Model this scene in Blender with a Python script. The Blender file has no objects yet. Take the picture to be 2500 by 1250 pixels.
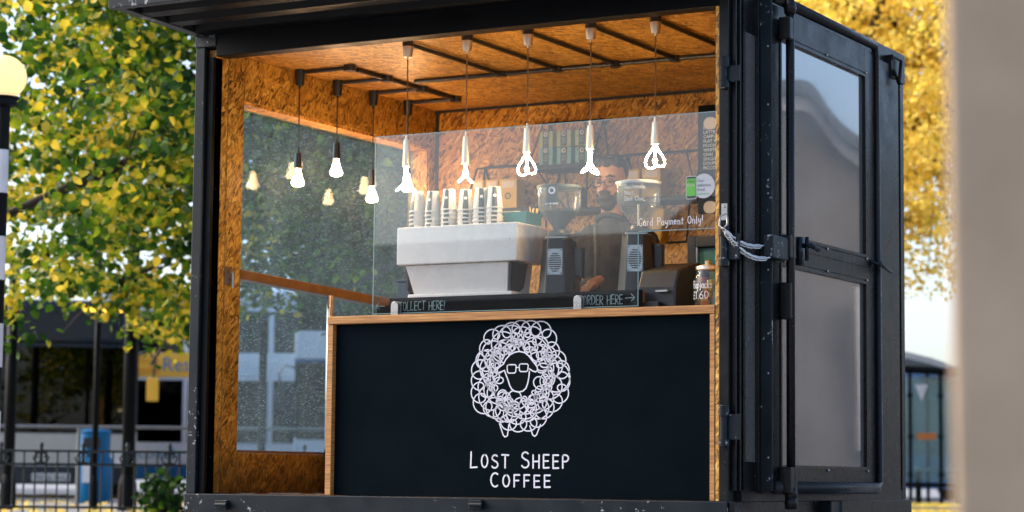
import bpy, math, random
from mathutils import Vector, Matrix
random.seed(7)
PI = math.pi
S = bpy.context.scene
COL = S.collection

# ------------------------------------------------------------------ camera
F_PX = 5544.0
YAW, TILT, ROLL = .509, .0972, .0099
CAM = Vector((7.0736, -9.3046, .42))
VIEW = Vector((-math.sin(YAW)*math.cos(TILT), math.cos(YAW)*math.cos(TILT), math.sin(TILT)))
_rt = Vector((math.cos(YAW), math.sin(YAW), 0)); _up = _rt.cross(VIEW)
RIGHT = _rt*math.cos(ROLL)+_up*math.sin(ROLL)
UP = -_rt*math.sin(ROLL)+_up*math.cos(ROLL)
cam = bpy.data.cameras.new('camera'); camo = bpy.data.objects.new('camera', cam); COL.objects.link(camo)
cam.sensor_width = 36; cam.lens = F_PX/2500*36; cam.clip_end = 3000; cam.clip_start = .05
m = Matrix.Identity(4)
for i in range(3):
    m[i][0] = RIGHT[i]; m[i][1] = UP[i]; m[i][2] = -VIEW[i]; m[i][3] = CAM[i]
camo.matrix_world = m
cam.dof.use_dof = True; cam.dof.focus_distance = 10.3; cam.dof.aperture_fstop = 3.1
S.camera = camo

# ------------------------------------------------------------------ sky, sun, exposure
w = bpy.data.worlds.new('World'); S.world = w; w.use_nodes = True
wn = w.node_tree; bg = wn.nodes['Background']
sky = wn.nodes.new('ShaderNodeTexSky'); sky.sky_type = 'NISHITA'; sky.sun_disc = False
sky.sun_elevation = math.radians(38); sky.sun_rotation = math.radians(-105)
sky.air_density = .8; sky.dust_density = 3.0; sky.ozone_density = .5
wn.links.new(sky.outputs[0], bg.inputs[0]); bg.inputs[1].default_value = .15
sun = bpy.data.lights.new('sun', 'SUN'); sun.energy = 1.0; sun.angle = math.radians(30); sun.color = (1, .93, .82)
suno = bpy.data.objects.new('sun', sun); COL.objects.link(suno)
_el, _az = math.radians(38), math.radians(-105)
_sd = Vector((math.sin(_az)*math.cos(_el), math.cos(_az)*math.cos(_el), math.sin(_el)))
suno.rotation_euler = _sd.to_track_quat('Z', 'Y').to_euler()
S.view_settings.view_transform = 'Standard'; S.view_settings.look = 'None'
S.view_settings.exposure = 1.4; S.view_settings.gamma = 1; S.view_settings.use_curve_mapping = False
S.cycles.max_bounces = 12; S.cycles.transparent_max_bounces = 24; S.cycles.sample_clamp_indirect = 4
S.cycles.use_denoising = True
S.cycles.caustics_refractive = False; S.cycles.caustics_reflective = False

def at(px, py, ax, val):
    """point of the plane ax=val that the calibrated camera sees at photo pixel px,py"""
    d = VIEW+RIGHT*(px-1250)/F_PX-UP*(py-625)/F_PX
    k = 'XYZ'.index(ax)
    return CAM+d*((val-CAM[k])/d[k])
def atd(px, py, depth):
    return CAM+(VIEW+RIGHT*(px-1250)/F_PX-UP*(py-625)/F_PX)*depth
def ground_at(px, depth):
    p = atd(px, 1160, depth); return Vector((p.x, p.y, 0))

# ------------------------------------------------------------------ mesh builder
class MB:
    def __init__(s): s.v = []; s.f = []; s.m = []; s.cur = 0
    def quad(s, *ps):
        n = len(s.v); s.v += [tuple(p) for p in ps]; s.f.append(tuple(range(n, n+len(ps)))); s.m.append(s.cur); return s
    def box(s, a, b, M=None):
        x0, x1 = sorted((a[0], b[0])); y0, y1 = sorted((a[1], b[1])); z0, z1 = sorted((a[2], b[2]))
        c = [Vector(p) for p in ((x0,y0,z0),(x1,y0,z0),(x1,y1,z0),(x0,y1,z0),(x0,y0,z1),(x1,y0,z1),(x1,y1,z1),(x0,y1,z1))]
        if M: c = [M @ p for p in c]
        n = len(s.v); s.v += [tuple(p) for p in c]
        for q in ((0,3,2,1),(4,5,6,7),(0,1,5,4),(1,2,6,5),(2,3,7,6),(3,0,4,7)):
            s.f.append(tuple(n+i for i in q)); s.m.append(s.cur)
        return s
    def hexa(s, c):
        n = len(s.v); s.v += [tuple(p) for p in c]
        for q in ((0,3,2,1),(4,5,6,7),(0,1,5,4),(1,2,6,5),(2,3,7,6),(3,0,4,7)):
            s.f.append(tuple(n+i for i in q)); s.m.append(s.cur)
        return s
    def tube(s, pts, r, seg=8, caps=True, closed=False):
        pts = [Vector(p) for p in pts]; N = len(pts)
        rs = r if isinstance(r, (list, tuple)) else [r]*N
        n0 = len(s.v); nrm = None
        for i, p in enumerate(pts):
            if closed: t = pts[(i+1) % N]-pts[i-1]
            else: t = pts[min(i+1, N-1)]-pts[max(i-1, 0)]
            t = t.normalized() if t.length > 1e-9 else Vector((0, 0, 1))
            if nrm is None: nrm = t.orthogonal().normalized()
            else:
                nrm = nrm-t*nrm.dot(t); nrm = nrm.normalized() if nrm.length > 1e-6 else t.orthogonal().normalized()
            b = t.cross(nrm)
            for k in range(seg):
                a = 2*PI*k/seg; s.v.append(tuple(p+(nrm*math.cos(a)+b*math.sin(a))*rs[i]))
        for i in range(N if closed else N-1):
            j = (i+1) % N
            for k in range(seg):
                k2 = (k+1) % seg
                s.f.append((n0+i*seg+k, n0+i*seg+k2, n0+j*seg+k2, n0+j*seg+k)); s.m.append(s.cur)
        if caps and not closed:
            s.f.append(tuple(n0+k for k in reversed(range(seg)))); s.m.append(s.cur)
            s.f.append(tuple(n0+(N-1)*seg+k for k in range(seg))); s.m.append(s.cur)
        return s
    def lathe(s, prof, o=(0,0,0), seg=24, M=None):
        n0 = len(s.v); N = len(prof)
        for r, z in prof:
            for k in range(seg):
                a = 2*PI*k/seg; p = Vector((r*math.cos(a), r*math.sin(a), z))
                if M: p = M @ p
                s.v.append(tuple(p+Vector(o)))
        for i in range(N-1):
            for k in range(seg):
                k2 = (k+1) % seg
                s.f.append((n0+i*seg+k, n0+i*seg+k2, n0+(i+1)*seg+k2, n0+(i+1)*seg+k)); s.m.append(s.cur)
        if prof[0][0] > 1e-5: s.f.append(tuple(n0+k for k in reversed(range(seg)))); s.m.append(s.cur)
        if prof[-1][0] > 1e-5: s.f.append(tuple(n0+(N-1)*seg+k for k in range(seg))); s.m.append(s.cur)
        return s
    def prism(s, poly, f0, f1):
        """poly: 2D points; f0,f1 map (a,b)->3D for both ends"""
        n = len(s.v); k = len(poly)
        s.v += [tuple(f0(*p)) for p in poly]+[tuple(f1(*p)) for p in poly]
        s.f.append(tuple(range(n, n+k))); s.m.append(s.cur); s.f.append(tuple(n+k+i for i in reversed(range(k)))); s.m.append(s.cur)
        for i in range(k):
            j = (i+1) % k; s.f.append((n+i, n+k+i, n+k+j, n+j)); s.m.append(s.cur)
        return s
    def ellipsoid(s, c, r, seg=14, rings=8, M=None):
        n0 = len(s.v)
        for i in range(rings+1):
            th = PI*i/rings
            for k in range(seg):
                a = 2*PI*k/seg
                p = Vector((r[0]*math.sin(th)*math.cos(a), r[1]*math.sin(th)*math.sin(a), r[2]*math.cos(th)))
                if M: p = M @ p
                s.v.append(tuple(p+Vector(c)))
        for i in range(rings):
            for k in range(seg):
                k2 = (k+1) % seg
                s.f.append((n0+i*seg+k, n0+(i+1)*seg+k, n0+(i+1)*seg+k2, n0+i*seg+k2)); s.m.append(s.cur)
        return s
    def ribbon(s, pts, wd, P, depth=.0, closed=False):
        """2D polyline drawn as a flat stroke; P maps (a,b,h)->3D"""
        pts = [Vector(p) for p in pts]
        if closed: pts.append(pts[0])
        h = wd/2
        for a, b in zip(pts, pts[1:]):
            d = b-a
            if d.length < 1e-6: continue
            n = Vector((-d.y, d.x)).normalized()*h
            s.quad(P(*(a-n), depth), P(*(b-n), depth), P(*(b+n), depth), P(*(a+n), depth))
        for i, a in enumerate(pts):
            s.quad(*[P(a.x+h*math.cos(k*PI/4), a.y+h*math.sin(k*PI/4), depth+.0001) for k in range(8)])
        return s
    def build(s, name, mat, parent=None, smooth=False, bevel=0, loc=None):
        me = bpy.data.meshes.new(name); me.from_pydata(s.v, [], s.f)
        mats = mat if isinstance(mat, (list, tuple)) else [mat]
        for mm in mats: me.materials.append(mm)
        if len(mats) > 1: me.polygons.foreach_set('material_index', s.m)
        me.update()
        uv = me.uv_layers.new(name='UVMap'); off = (random.random()*7, random.random()*7)
        co = [0.0]*(len(me.loops)*2)
        vs = me.vertices
        for p in me.polygons:
            n = p.normal; ax, ay, az = abs(n.x), abs(n.y), abs(n.z)
            for li in p.loop_indices:
                c = vs[me.loops[li].vertex_index].co
                if ax >= ay and ax >= az: u, v_ = c.y, c.z
                elif ay >= az: u, v_ = c.x, c.z
                else: u, v_ = c.x, c.y
                co[2*li] = u+off[0]; co[2*li+1] = v_+off[1]
        uv.data.foreach_set('uv', co)
        if smooth: me.polygons.foreach_set('use_smooth', [True]*len(me.polygons))
        o = bpy.data.objects.new(name, me); COL.objects.link(o)
        if loc: o.location = loc
        if parent: o.parent = parent
        if bevel:
            b = o.modifiers.new('bevel', 'BEVEL'); b.width = bevel; b.segments = 2; b.limit_method = 'ANGLE'
        if smooth and not bevel:
            pass
        return o
def smooth_angle(o, deg=40):
    me = o.data
    me.polygons.foreach_set('use_smooth', [True]*len(me.polygons))
    try: me.set_sharp_from_angle(angle=math.radians(deg))
    except Exception: pass
    return o
def tag(o, label=None, cat=None, group=None, kind=None):
    if label: o['label'] = label
    if cat: o['category'] = cat
    if group: o['group'] = group
    if kind: o['kind'] = kind
    return o
def thing(name, label, cat, loc=(0,0,0), rz=0, group=None):
    o = bpy.data.objects.new(name, None); COL.objects.link(o); o.empty_display_size = .1
    o.location = loc; o.rotation_euler = (0, 0, rz); return tag(o, label, cat, group)
KIDS = {}
def copy_tree(o, parent=None):
    c = o.copy(); COL.objects.link(c); c.parent = parent
    for ch in list(o.children): copy_tree(ch, c)
    return c

# ------------------------------------------------------------------ materials
class NT:
    def __init__(s, name):
        s.mat = bpy.data.materials.new(name); s.mat.use_nodes = True; s.t = s.mat.node_tree
        s.b = s.t.nodes['Principled BSDF']; s.out = s.t.nodes['Material Output']
    def n(s, typ, **kw):
        nd = s.t.nodes.new(typ)
        for k, v in kw.items(): setattr(nd, k, v)
        return nd
    def l(s, a, b): s.t.links.new(a, b)
    def uv(s): return s.n('ShaderNodeTexCoord').outputs['UV']
    def obj(s): return s.n('ShaderNodeTexCoord').outputs['Object']
    def mapping(s, src, scale=(1,1,1), rot=(0,0,0), loc=(0,0,0)):
        m = s.n('ShaderNodeMapping'); s.l(src, m.inputs[0]); m.inputs[1].default_value = loc
        m.inputs[2].default_value = rot; m.inputs[3].default_value = scale; return m.outputs[0]
    def noise(s, src, sc, det=4, rough=.6):
        n = s.n('ShaderNodeTexNoise'); s.l(src, n.inputs['Vector']); n.inputs['Scale'].default_value = sc
        n.inputs['Detail'].default_value = det; n.inputs['Roughness'].default_value = rough; return n.outputs['Fac']
    def ramp(s, fac, stops, interp='LINEAR'):
        r = s.n('ShaderNodeValToRGB'); r.color_ramp.interpolation = interp
        e = r.color_ramp.elements
        while len(e) < len(stops): e.new(.5)
        for k, (p, c) in enumerate(stops):
            e[k].position = p; e[k].color = (*c, 1) if isinstance(c, tuple) else (c, c, c, 1)
        s.l(fac, r.inputs[0]); return r.outputs[0]
    def mix(s, f, a, b, mode='MIX'):
        m = s.n('ShaderNodeMix', data_type='RGBA', blend_type=mode)
        for inp, v in ((m.inputs[0], f), (m.inputs[6], a), (m.inputs[7], b)):
            if hasattr(v, 'links') or hasattr(v, 'is_output'): s.l(v, inp)
            elif isinstance(v, (int, float)): inp.default_value = v
            else: inp.default_value = (*v, 1)
        return m.outputs[2]
    def math(s, op, a, b=0.0):
        m = s.n('ShaderNodeMath', operation=op)
        for inp, v in ((m.inputs[0], a), (m.inputs[1], b)):
            if isinstance(v, (int, float)): inp.default_value = v
            else: s.l(v, inp)
        return m.outputs[0]
    def bump(s, h, st=.3, dist=.01):
        b = s.n('ShaderNodeBump'); b.inputs['Strength'].default_value = st; b.inputs['Distance'].default_value = dist
        s.l(h, b.inputs['Height']); s.l(b.outputs[0], s.b.inputs['Normal'])
    def set(s, **kw):
        for k, v in kw.items():
            i = s.b.inputs[k.replace('_', ' ')]
            if isinstance(v, tuple) and len(v) == 3: v = (*v, 1)
            i.default_value = v
        return s

def simple(name, col, rough=.5, metal=0, var=.12, sc=6, bump=0, spec=.5, coat=0):
    t = NT(name); u = t.obj()
    f = t.noise(u, sc, 5)
    c = t.ramp(f, [(.3, tuple(x*(1-var) for x in col)), (.7, tuple(min(1, x*(1+var)) for x in col))])
    t.l(c, t.b.inputs['Base Color'])
    r = t.ramp(t.noise(u, sc*2.3, 4), [(.3, max(0, rough-.08)), (.7, min(1, rough+.08))]); t.l(r, t.b.inputs['Roughness'])
    t.set(Metallic=metal); t.b.inputs['Specular IOR Level'].default_value = spec
    if coat: t.b.inputs['Coat Weight'].default_value = coat
    if bump: t.bump(t.noise(u, sc*8, 6), bump, .004)
    return t.mat

def osb(name, tint=(1,1,1), dirt=0):
    t = NT(name); uv = t.uv()
    cols = [(0, (.065,.027,.007)), (.12, (.20,.090,.016)), (.38, (.42,.205,.036)), (.70, (.57,.300,.062)), (.92, (.70,.43,.12)), (1, (.86,.60,.24))]
    layers = []; hs = []
    warp = t.n('ShaderNodeTexNoise'); t.l(uv, warp.inputs['Vector']); warp.inputs['Scale'].default_value = 5
    add = t.n('ShaderNodeVectorMath', operation='MULTIPLY_ADD'); t.l(warp.outputs['Color'], add.inputs[0])
    add.inputs[1].default_value = (.002,.002,.002); t.l(uv, add.inputs[2]); src = add.outputs[0]
    for k, (ang, sc) in enumerate(((.15, (19, 84, 1)), (1.3, (24, 96, 1)), (-.70, (18, 76, 1)), (2.1, (30, 110, 1)))):
        mp = t.mapping(src, sc, (0, 0, 0), (k*3.1, k*1.7, 0))
        rot = t.n('ShaderNodeVectorRotate', rotation_type='Z_AXIS'); t.l(src, rot.inputs['Vector']); rot.inputs['Angle'].default_value = ang
        mp = t.mapping(rot.outputs[0], sc, (0,0,0), (k*3.1, k*1.7, 0))
        v = t.n('ShaderNodeTexVoronoi'); v.voronoi_dimensions = '2D'; t.l(mp, v.inputs['Vector']); v.inputs['Scale'].default_value = 1
        sp = t.n('ShaderNodeSeparateColor'); t.l(v.outputs['Color'], sp.inputs[0])
        fib = t.noise(t.mapping(rot.outputs[0], (8, 300, 1)), 1, 3)
        val = t.math('ADD', t.math('MULTIPLY', sp.outputs[0], .95), t.math('MULTIPLY', t.math('SUBTRACT', fib, .5), .35))
        layers.append((t.ramp(val, cols), sp.outputs[1])); hs.append(sp.outputs[2])
    c = layers[0][0]; h = hs[0]
    for k in (1, 2, 3):
        msk = t.math('GREATER_THAN', layers[k][1], (.5, .55, .68)[k-1])
        c = t.mix(msk, c, layers[k][0]); 
        mm = t.n('ShaderNodeMix'); t.l(msk, mm.inputs[0]); t.l(h, mm.inputs[2]); t.l(hs[k], mm.inputs[3]); h = mm.outputs[0]
    big = t.ramp(t.noise(uv, 1.6, 3), [(.3, (.72,.68,.62)), (.7, (1.12,1.1,1.05))])
    c = t.mix(1.0, c, big, 'MULTIPLY'); c = t.mix(1.0, c, tint, 'MULTIPLY')
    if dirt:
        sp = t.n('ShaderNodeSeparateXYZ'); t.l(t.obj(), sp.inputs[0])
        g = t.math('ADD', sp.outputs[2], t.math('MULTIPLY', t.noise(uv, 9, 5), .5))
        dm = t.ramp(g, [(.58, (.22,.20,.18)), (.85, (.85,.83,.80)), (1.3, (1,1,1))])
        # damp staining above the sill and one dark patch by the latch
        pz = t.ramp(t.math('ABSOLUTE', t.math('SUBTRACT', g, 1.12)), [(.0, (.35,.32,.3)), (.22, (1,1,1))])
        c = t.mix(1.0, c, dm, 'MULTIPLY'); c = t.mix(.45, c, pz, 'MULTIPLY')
    t.l(c, t.b.inputs['Base Color']); t.set(Roughness=.42); t.bump(h, .12, .002)
    return t.mat

def black_paint(name, base=(.0035,.0042,.005), chips=.0, rough=.38, wet=.0, scale=1, spec=.22):
    t = NT(name); t.b.inputs['Specular IOR Level'].default_value = spec; uv = t.uv(); o = t.obj()
    n1 = t.noise(o, 3, 6)
    c = t.ramp(n1, [(.3, base), (.75, tuple(b*1.7 for b in base))])
    if chips:
        a = t.noise(uv, 26*scale, 8, .75); b = t.noise(uv, 2.7*scale, 3)
        s = t.math('ADD', t.math('MULTIPLY', a, .8), t.math('MULTIPLY', b, .45))
        msk = t.ramp(s, [(.80-chips, 0.0), (.815-chips, 1.0)])
        c = t.mix(msk, c, (.34,.36,.36))
        streak = t.ramp(t.noise(t.mapping(uv, (240, 9, 1)), 1, 3), [(.74, 0.0), (.78, .6)])
        c = t.mix(streak, c, (.12,.13,.13))
    if wet:
        d_ = t.n('ShaderNodeTexVoronoi'); t.l(o, d_.inputs['Vector']); d_.inputs['Scale'].default_value = 75
        q_ = t.n('ShaderNodeSeparateColor'); t.l(d_.outputs['Color'], q_.inputs[0])
        dk = t.math('MULTIPLY', t.math('LESS_THAN', d_.outputs['Distance'], .16), t.math('GREATER_THAN', q_.outputs[0], .90)); c = t.mix(dk, c, (.12,.125,.13))
        sm = t.ramp(t.noise(t.mapping(o, (9, 9, 1.2)), 1.5, 6, .7), [(.45, 0.0), (.8, .55)]); c = t.mix(sm, c, (.018,.018,.017))
    t.l(c, t.b.inputs['Base Color'])
    r = t.ramp(t.noise(o, 7, 5), [(.3, rough-.12), (.75, rough+.14)]); t.l(r, t.b.inputs['Roughness'])
    if wet:
        v = t.n('ShaderNodeTexVoronoi'); t.l(o, v.inputs['Vector']); v.inputs['Scale'].default_value = 130
        h = t.ramp(v.outputs['Distance'], [(.0, 1.0), (.22, 0.0)]); t.bump(h, wet, .003)
    else: t.bump(t.noise(o, 60, 5), .12, .003)
    return t.mat

def plywood_edge(name):
    t = NT(name); uv = t.uv()
    g = t.noise(t.mapping(uv, (3, 60, 1)), 2, 6)
    c = t.ramp(g, [(.28, (.30,.125,.030)), (.5, (.50,.235,.065)), (.72, (.68,.37,.13))])
    st = t.ramp(t.noise(t.mapping(uv, (1.2, 190, 1)), 1, 1), [(.44, (.66,.58,.5)), (.56, (1,1,1))])
    c = t.mix(1, c, st, 'MULTIPLY'); t.l(c, t.b.inputs['Base Color']); t.set(Roughness=.45); t.bump(g, .15, .002)
    return t.mat

def glass(name, tint=(1,1,1), ior=1.5, drops=0, haze=0, k=1.0):
    """thin pane: fresnel reflection over clear transmission, optional rain drops and a pale bluish haze mixed in"""
    t = NT(name); T = t.t
    gm = t.n('ShaderNodeNewGeometry'); dt = t.n('ShaderNodeVectorMath', operation='DOT_PRODUCT')
    t.l(gm.outputs['Normal'], dt.inputs[0]); t.l(gm.outputs['Incoming'], dt.inputs[1])
    sch = t.math('POWER', t.math('SUBTRACT', 1.0, t.math('ABSOLUTE', dt.outputs['Value'])), 5.0)
    fac = t.math('MULTIPLY', t.math('ADD', .042, t.math('MULTIPLY', sch, .95)), k)
    tr = t.n('ShaderNodeBsdfTransparent'); tr.inputs[0].default_value = (*tint, 1)
    gl = t.n('ShaderNodeBsdfGlossy'); gl.inputs['Roughness'].default_value = .003; gl.inputs[0].default_value = (1,1,1,1)
    mx = t.n('ShaderNodeMixShader'); t.l(fac, mx.inputs[0]); t.l(tr.outputs[0], mx.inputs[1]); t.l(gl.outputs[0], mx.inputs[2]); outp = mx.outputs[0]
    if haze or drops:
        df = t.n('ShaderNodeBsdfDiffuse'); df.inputs[0].default_value = (.58,.72,.80,1)
        tl = t.n('ShaderNodeBsdfTranslucent'); tl.inputs[0].default_value = (.60,.76,.86,1)
        m2 = t.n('ShaderNodeMixShader'); m2.inputs[0].default_value = .65; t.l(df.outputs[0], m2.inputs[1]); t.l(tl.outputs[0], m2.inputs[2])
        uv = t.uv(); f = t.ramp(t.noise(t.mapping(uv, (2.2, .8, 1)), 2, 5), [(.25, haze*.5), (.8, haze*1.4)])
        if drops:
            for sc, lo in ((105, .16), (240, .19)):
                v = t.n('ShaderNodeTexVoronoi'); v.voronoi_dimensions = '2D'; t.l(uv, v.inputs['Vector']); v.inputs['Scale'].default_value = sc
                sp = t.n('ShaderNodeSeparateColor'); t.l(v.outputs['Color'], sp.inputs[0])
                rad = t.math('MULTIPLY', t.math('GREATER_THAN', sp.outputs[0], .76), t.math('MULTIPLY', sp.outputs[1], lo*1.6))
                dd = t.math('LESS_THAN', v.outputs['Distance'], rad)
                f = t.math('MAXIMUM', f, t.math('MULTIPLY', dd, drops))
        m3 = t.n('ShaderNodeMixShader'); t.l(f, m3.inputs[0]); t.l(outp, m3.inputs[1]); t.l(m2.outputs[0], m3.inputs[2]); outp = m3.outputs[0]
    t.l(outp, t.out.inputs[0]); return t.mat

def emit(name, col, st):
    t = NT(name); t.set(Base_Color=col); t.b.inputs['Emission Color'].default_value = (*col, 1); t.b.inputs['Emission Strength'].default_value = st
    return t.mat

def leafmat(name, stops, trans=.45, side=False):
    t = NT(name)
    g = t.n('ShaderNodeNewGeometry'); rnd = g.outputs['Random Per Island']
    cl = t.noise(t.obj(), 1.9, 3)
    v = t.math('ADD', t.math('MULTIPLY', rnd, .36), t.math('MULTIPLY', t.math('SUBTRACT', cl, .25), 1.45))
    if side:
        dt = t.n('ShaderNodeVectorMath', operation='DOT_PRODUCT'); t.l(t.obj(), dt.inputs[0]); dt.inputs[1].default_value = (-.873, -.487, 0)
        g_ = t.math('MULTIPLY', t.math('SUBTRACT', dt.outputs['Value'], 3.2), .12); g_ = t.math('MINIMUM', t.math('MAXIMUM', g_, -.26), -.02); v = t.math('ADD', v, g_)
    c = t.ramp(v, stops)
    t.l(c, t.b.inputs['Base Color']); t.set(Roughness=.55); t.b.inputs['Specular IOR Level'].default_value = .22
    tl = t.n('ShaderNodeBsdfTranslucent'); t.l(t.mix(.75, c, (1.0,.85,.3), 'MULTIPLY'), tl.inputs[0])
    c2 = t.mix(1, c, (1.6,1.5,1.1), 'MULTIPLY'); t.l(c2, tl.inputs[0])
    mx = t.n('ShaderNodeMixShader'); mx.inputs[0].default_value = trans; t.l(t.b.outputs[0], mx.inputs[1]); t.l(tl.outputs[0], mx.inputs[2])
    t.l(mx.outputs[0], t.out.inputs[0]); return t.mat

def door_panel_mat(name):
    t = NT(name); o = t.obj(); uv = t.uv()
    st = t.noise(t.mapping(uv, (16, 1.1, 1)), 1, 5)
    c = t.ramp(st, [(.25, (.060,.058,.058)), (.75, (.100,.097,.095))])
    sp = t.n('ShaderNodeTexVoronoi'); sp.voronoi_dimensions = '2D'; t.l(uv, sp.inputs['Vector']); sp.inputs['Scale'].default_value = 90
    q = t.n('ShaderNodeSeparateColor'); t.l(sp.outputs['Color'], q.inputs[0])
    dd = t.math('MULTIPLY', t.math('LESS_THAN', sp.outputs['Distance'], .14), t.math('GREATER_THAN', q.outputs[0], .86))
    c = t.mix(dd, c, (.015,.015,.015))
    fine = t.noise(uv, 260, 2, .8); c = t.mix(t.ramp(fine, [(.50, 0.0), (.62, .75)]), c, (.26,.255,.25)); c = t.mix(t.ramp(t.noise(uv, 150, 2, .7), [(.60, 0.0), (.68, .8)]), c, (.012,.012,.012))
    t.l(c, t.b.inputs['Base Color']); r = t.ramp(t.noise(uv, 3, 4), [(.3, .10), (.7, .2)]); t.l(r, t.b.inputs['Roughness']); t.b.inputs['Coat Weight'].default_value = 1; t.b.inputs['Coat IOR'].default_value = 2.3; t.b.inputs['Coat Roughness'].default_value = .03
    t.bump(t.noise(uv, 220, 2), .05, .001)
    cr = t.ramp(t.noise(t.mapping(uv, (30, 3, 1)), 1, 4), [(.35, .02), (.75, .055)]); t.l(cr, t.b.inputs['Coat Roughness'])
    return t.mat

M = {}
M['osb'] = osb('osb_board', (.92,.93,.72), 1)
M['osb_back'] = osb('osb_board_back', (.95,.90,.70))
M['osb_ceiling'] = osb('osb_board_ceiling', (1.05,.98,.80))
M['osb_edge'] = osb('osb_cut_edge', (1.35,1.3,1.15))
M['steel_black'] = black_paint('black_painted_steel', (.0016,.0022,.0032), chips=.0, rough=.45, spec=.10)
M['steel_chip'] = black_paint('chipped_black_steel', (.0045,.0085,.012), chips=.075, rough=.40)
M['steel_wet'] = black_paint('wet_black_steel', (.0045,.0045,.0052), chips=.0, rough=.30, wet=.35)
M['rubber'] = black_paint('black_rubber', (.010,.011,.012), rough=.32, wet=.2)
M['board_black'] = black_paint('black_board', (.0016,.0032,.0042), rough=.55, spec=.05)
def scuffed_board():
    t = NT('scuffed_black_board'); uv = t.uv(); t.b.inputs['Specular IOR Level'].default_value = .025; t.b.inputs['Specular Tint'].default_value = (.5,.85,1,1)
    n1 = t.noise(uv, 2.2, 7, .7); c = t.ramp(n1, [(.3, (.0016,.0038,.0056)), (.75, (.0034,.0068,.0092))])
    sc = t.ramp(t.noise(t.mapping(uv, (3, 90, 1), (0,0,.5)), 1.5, 5, .7), [(.70, 0.0), (.76, .5)])
    c = t.mix(sc, c, (.016,.020,.022))
    dots = t.ramp(t.noise(uv, 70, 3, .8), [(.74, 0.0), (.76, .6)]); c = t.mix(dots, c, (.05,.055,.06))
    t.l(c, t.b.inputs['Base Color']); t.l(t.ramp(n1, [(.3,.38),(.7,.62)]), t.b.inputs['Roughness']); t.bump(t.noise(uv, 300, 3), .06, .001); return t.mat
M['board_scuffed'] = scuffed_board()
M['ply'] = plywood_edge('plywood_edge'); M['chain_steel'] = simple('chain_steel', (.62,.62,.62), .3, metal=1, var=.1)
M['varnished'] = simple('varnished_timber', (.22,.105,.040), .35, var=.3, sc=9)
M['glass'] = glass('clear_glass', (.95,.975,.975), k=.95, haze=.003)
M['glass_wet'] = glass('rainy_glass', (.76,.88,.96), drops=.30, haze=.034, k=.14)
M['glass_edge'] = simple('glass_edge', (.22,.36,.36), .2)
M['door_panel'] = door_panel_mat('grey_door_panel')
M['white_paint'] = simple('white_enamel', (.70,.66,.63), .28, var=.03)
M['print_white'] = simple('white_print', (.70,.69,.76), .6, var=.05)
M['chalk'] = simple('chalk_marker', (.78,.80,.80), .8, var=.1, sc=60)
M['chalk_dim'] = simple('worn_chalk', (.22,.30,.31), .8, var=.5, sc=40)
M['brass'] = simple('brushed_brass', (.72,.60,.44), .40, metal=1, var=.03, sc=3)
M['chrome'] = simple('brushed_chrome', (.36,.35,.34), .32, metal=1, var=.08, sc=20)
M['black_plastic'] = simple('black_plastic', (.012,.013,.014), .35)
M['black_matt'] = simple('matt_black', (.010,.012,.014), .6)
M['cord_brown'] = simple('brown_cord', (.16,.08,.03), .7)
M['bulb'] = emit('glowing_tube', (1, .68, .34), 80)
M['bulb2'] = emit('glowing_bulb', (1, .56, .25), 50)
M['paper'] = simple('paper_cup_white', (.62,.60,.56), .6, var=.05)
M['print_dark'] = simple('dark_print', (.035,.05,.06), .5)
M['teal'] = simple('teal_card', (.01,.12,.16), .5)
M['navy'] = simple('navy_plastic', (.012,.04,.07), .5)
M['yellow_card'] = simple('yellow_card', (.55,.36,.08), .6, var=.08)
M['green_card'] = simple('pale_green_card', (.30,.38,.16), .6, var=.2, sc=40)
M['blue_card'] = simple('pale_blue_card', (.16,.36,.40), .6, var=.2, sc=40)
M['label_white'] = simple('label_paper', (.62,.55,.48), .7)
M['skin'] = simple('skin', (.29,.145,.085), .5, var=.08)
M['hair'] = simple('dark_hair', (.012,.009,.008), .7, var=.4, sc=60)
M['jean'] = simple('dark_trousers', (.02,.022,.03), .85)
M['hopper'] = glass('smoked_hopper', (.80,.80,.80), haze=.10, k=1.3)
M['jar'] = glass('jar_glass', (.75,.85,.85), haze=.06, k=1.5)
M['bean'] = simple('coffee_beans', (.02,.010,.006), .5, var=.5, sc=80, bump=.5)
M['uber'] = simple('green_sticker', (.12,.45,.06), .5, var=.05)
M['grey_sticker'] = simple('grey_sticker', (.50,.52,.55), .5, var=.03)
M['screen'] = simple('teal_screen', (.06,.19,.18), .25)
M['orange'] = simple('orange_packet', (.6,.16,.03), .5)
M['stone'] = None
def plaid():
    t = NT('dark_plaid'); sp = t.n('ShaderNodeSeparateXYZ'); t.l(t.obj(), sp.inputs[0])
    def stripe(o, sc, lo):
        w_ = t.math('ABSOLUTE', t.math('SINE', t.math('MULTIPLY', o, sc))); return t.math('GREATER_THAN', w_, lo)
    xy = t.math('ADD', sp.outputs[0], t.math('MULTIPLY', sp.outputs[1], .6))
    c = t.mix(t.math('MULTIPLY', stripe(xy, 28, .72), .6), (.007,.008,.011), (.030,.030,.034))
    c = t.mix(t.math('MULTIPLY', stripe(sp.outputs[2], 28, .72), .5), c, (.030,.030,.035))
    c = t.mix(t.math('MULTIPLY', stripe(xy, 14, .995), .6), c, (.12,.12,.12))
    t.l(c, t.b.inputs['Base Color']); t.set(Roughness=.9); t.bump(t.noise(t.obj(), 9, 3), .5, .02); return t.mat
M['plaid'] = plaid()
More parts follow.
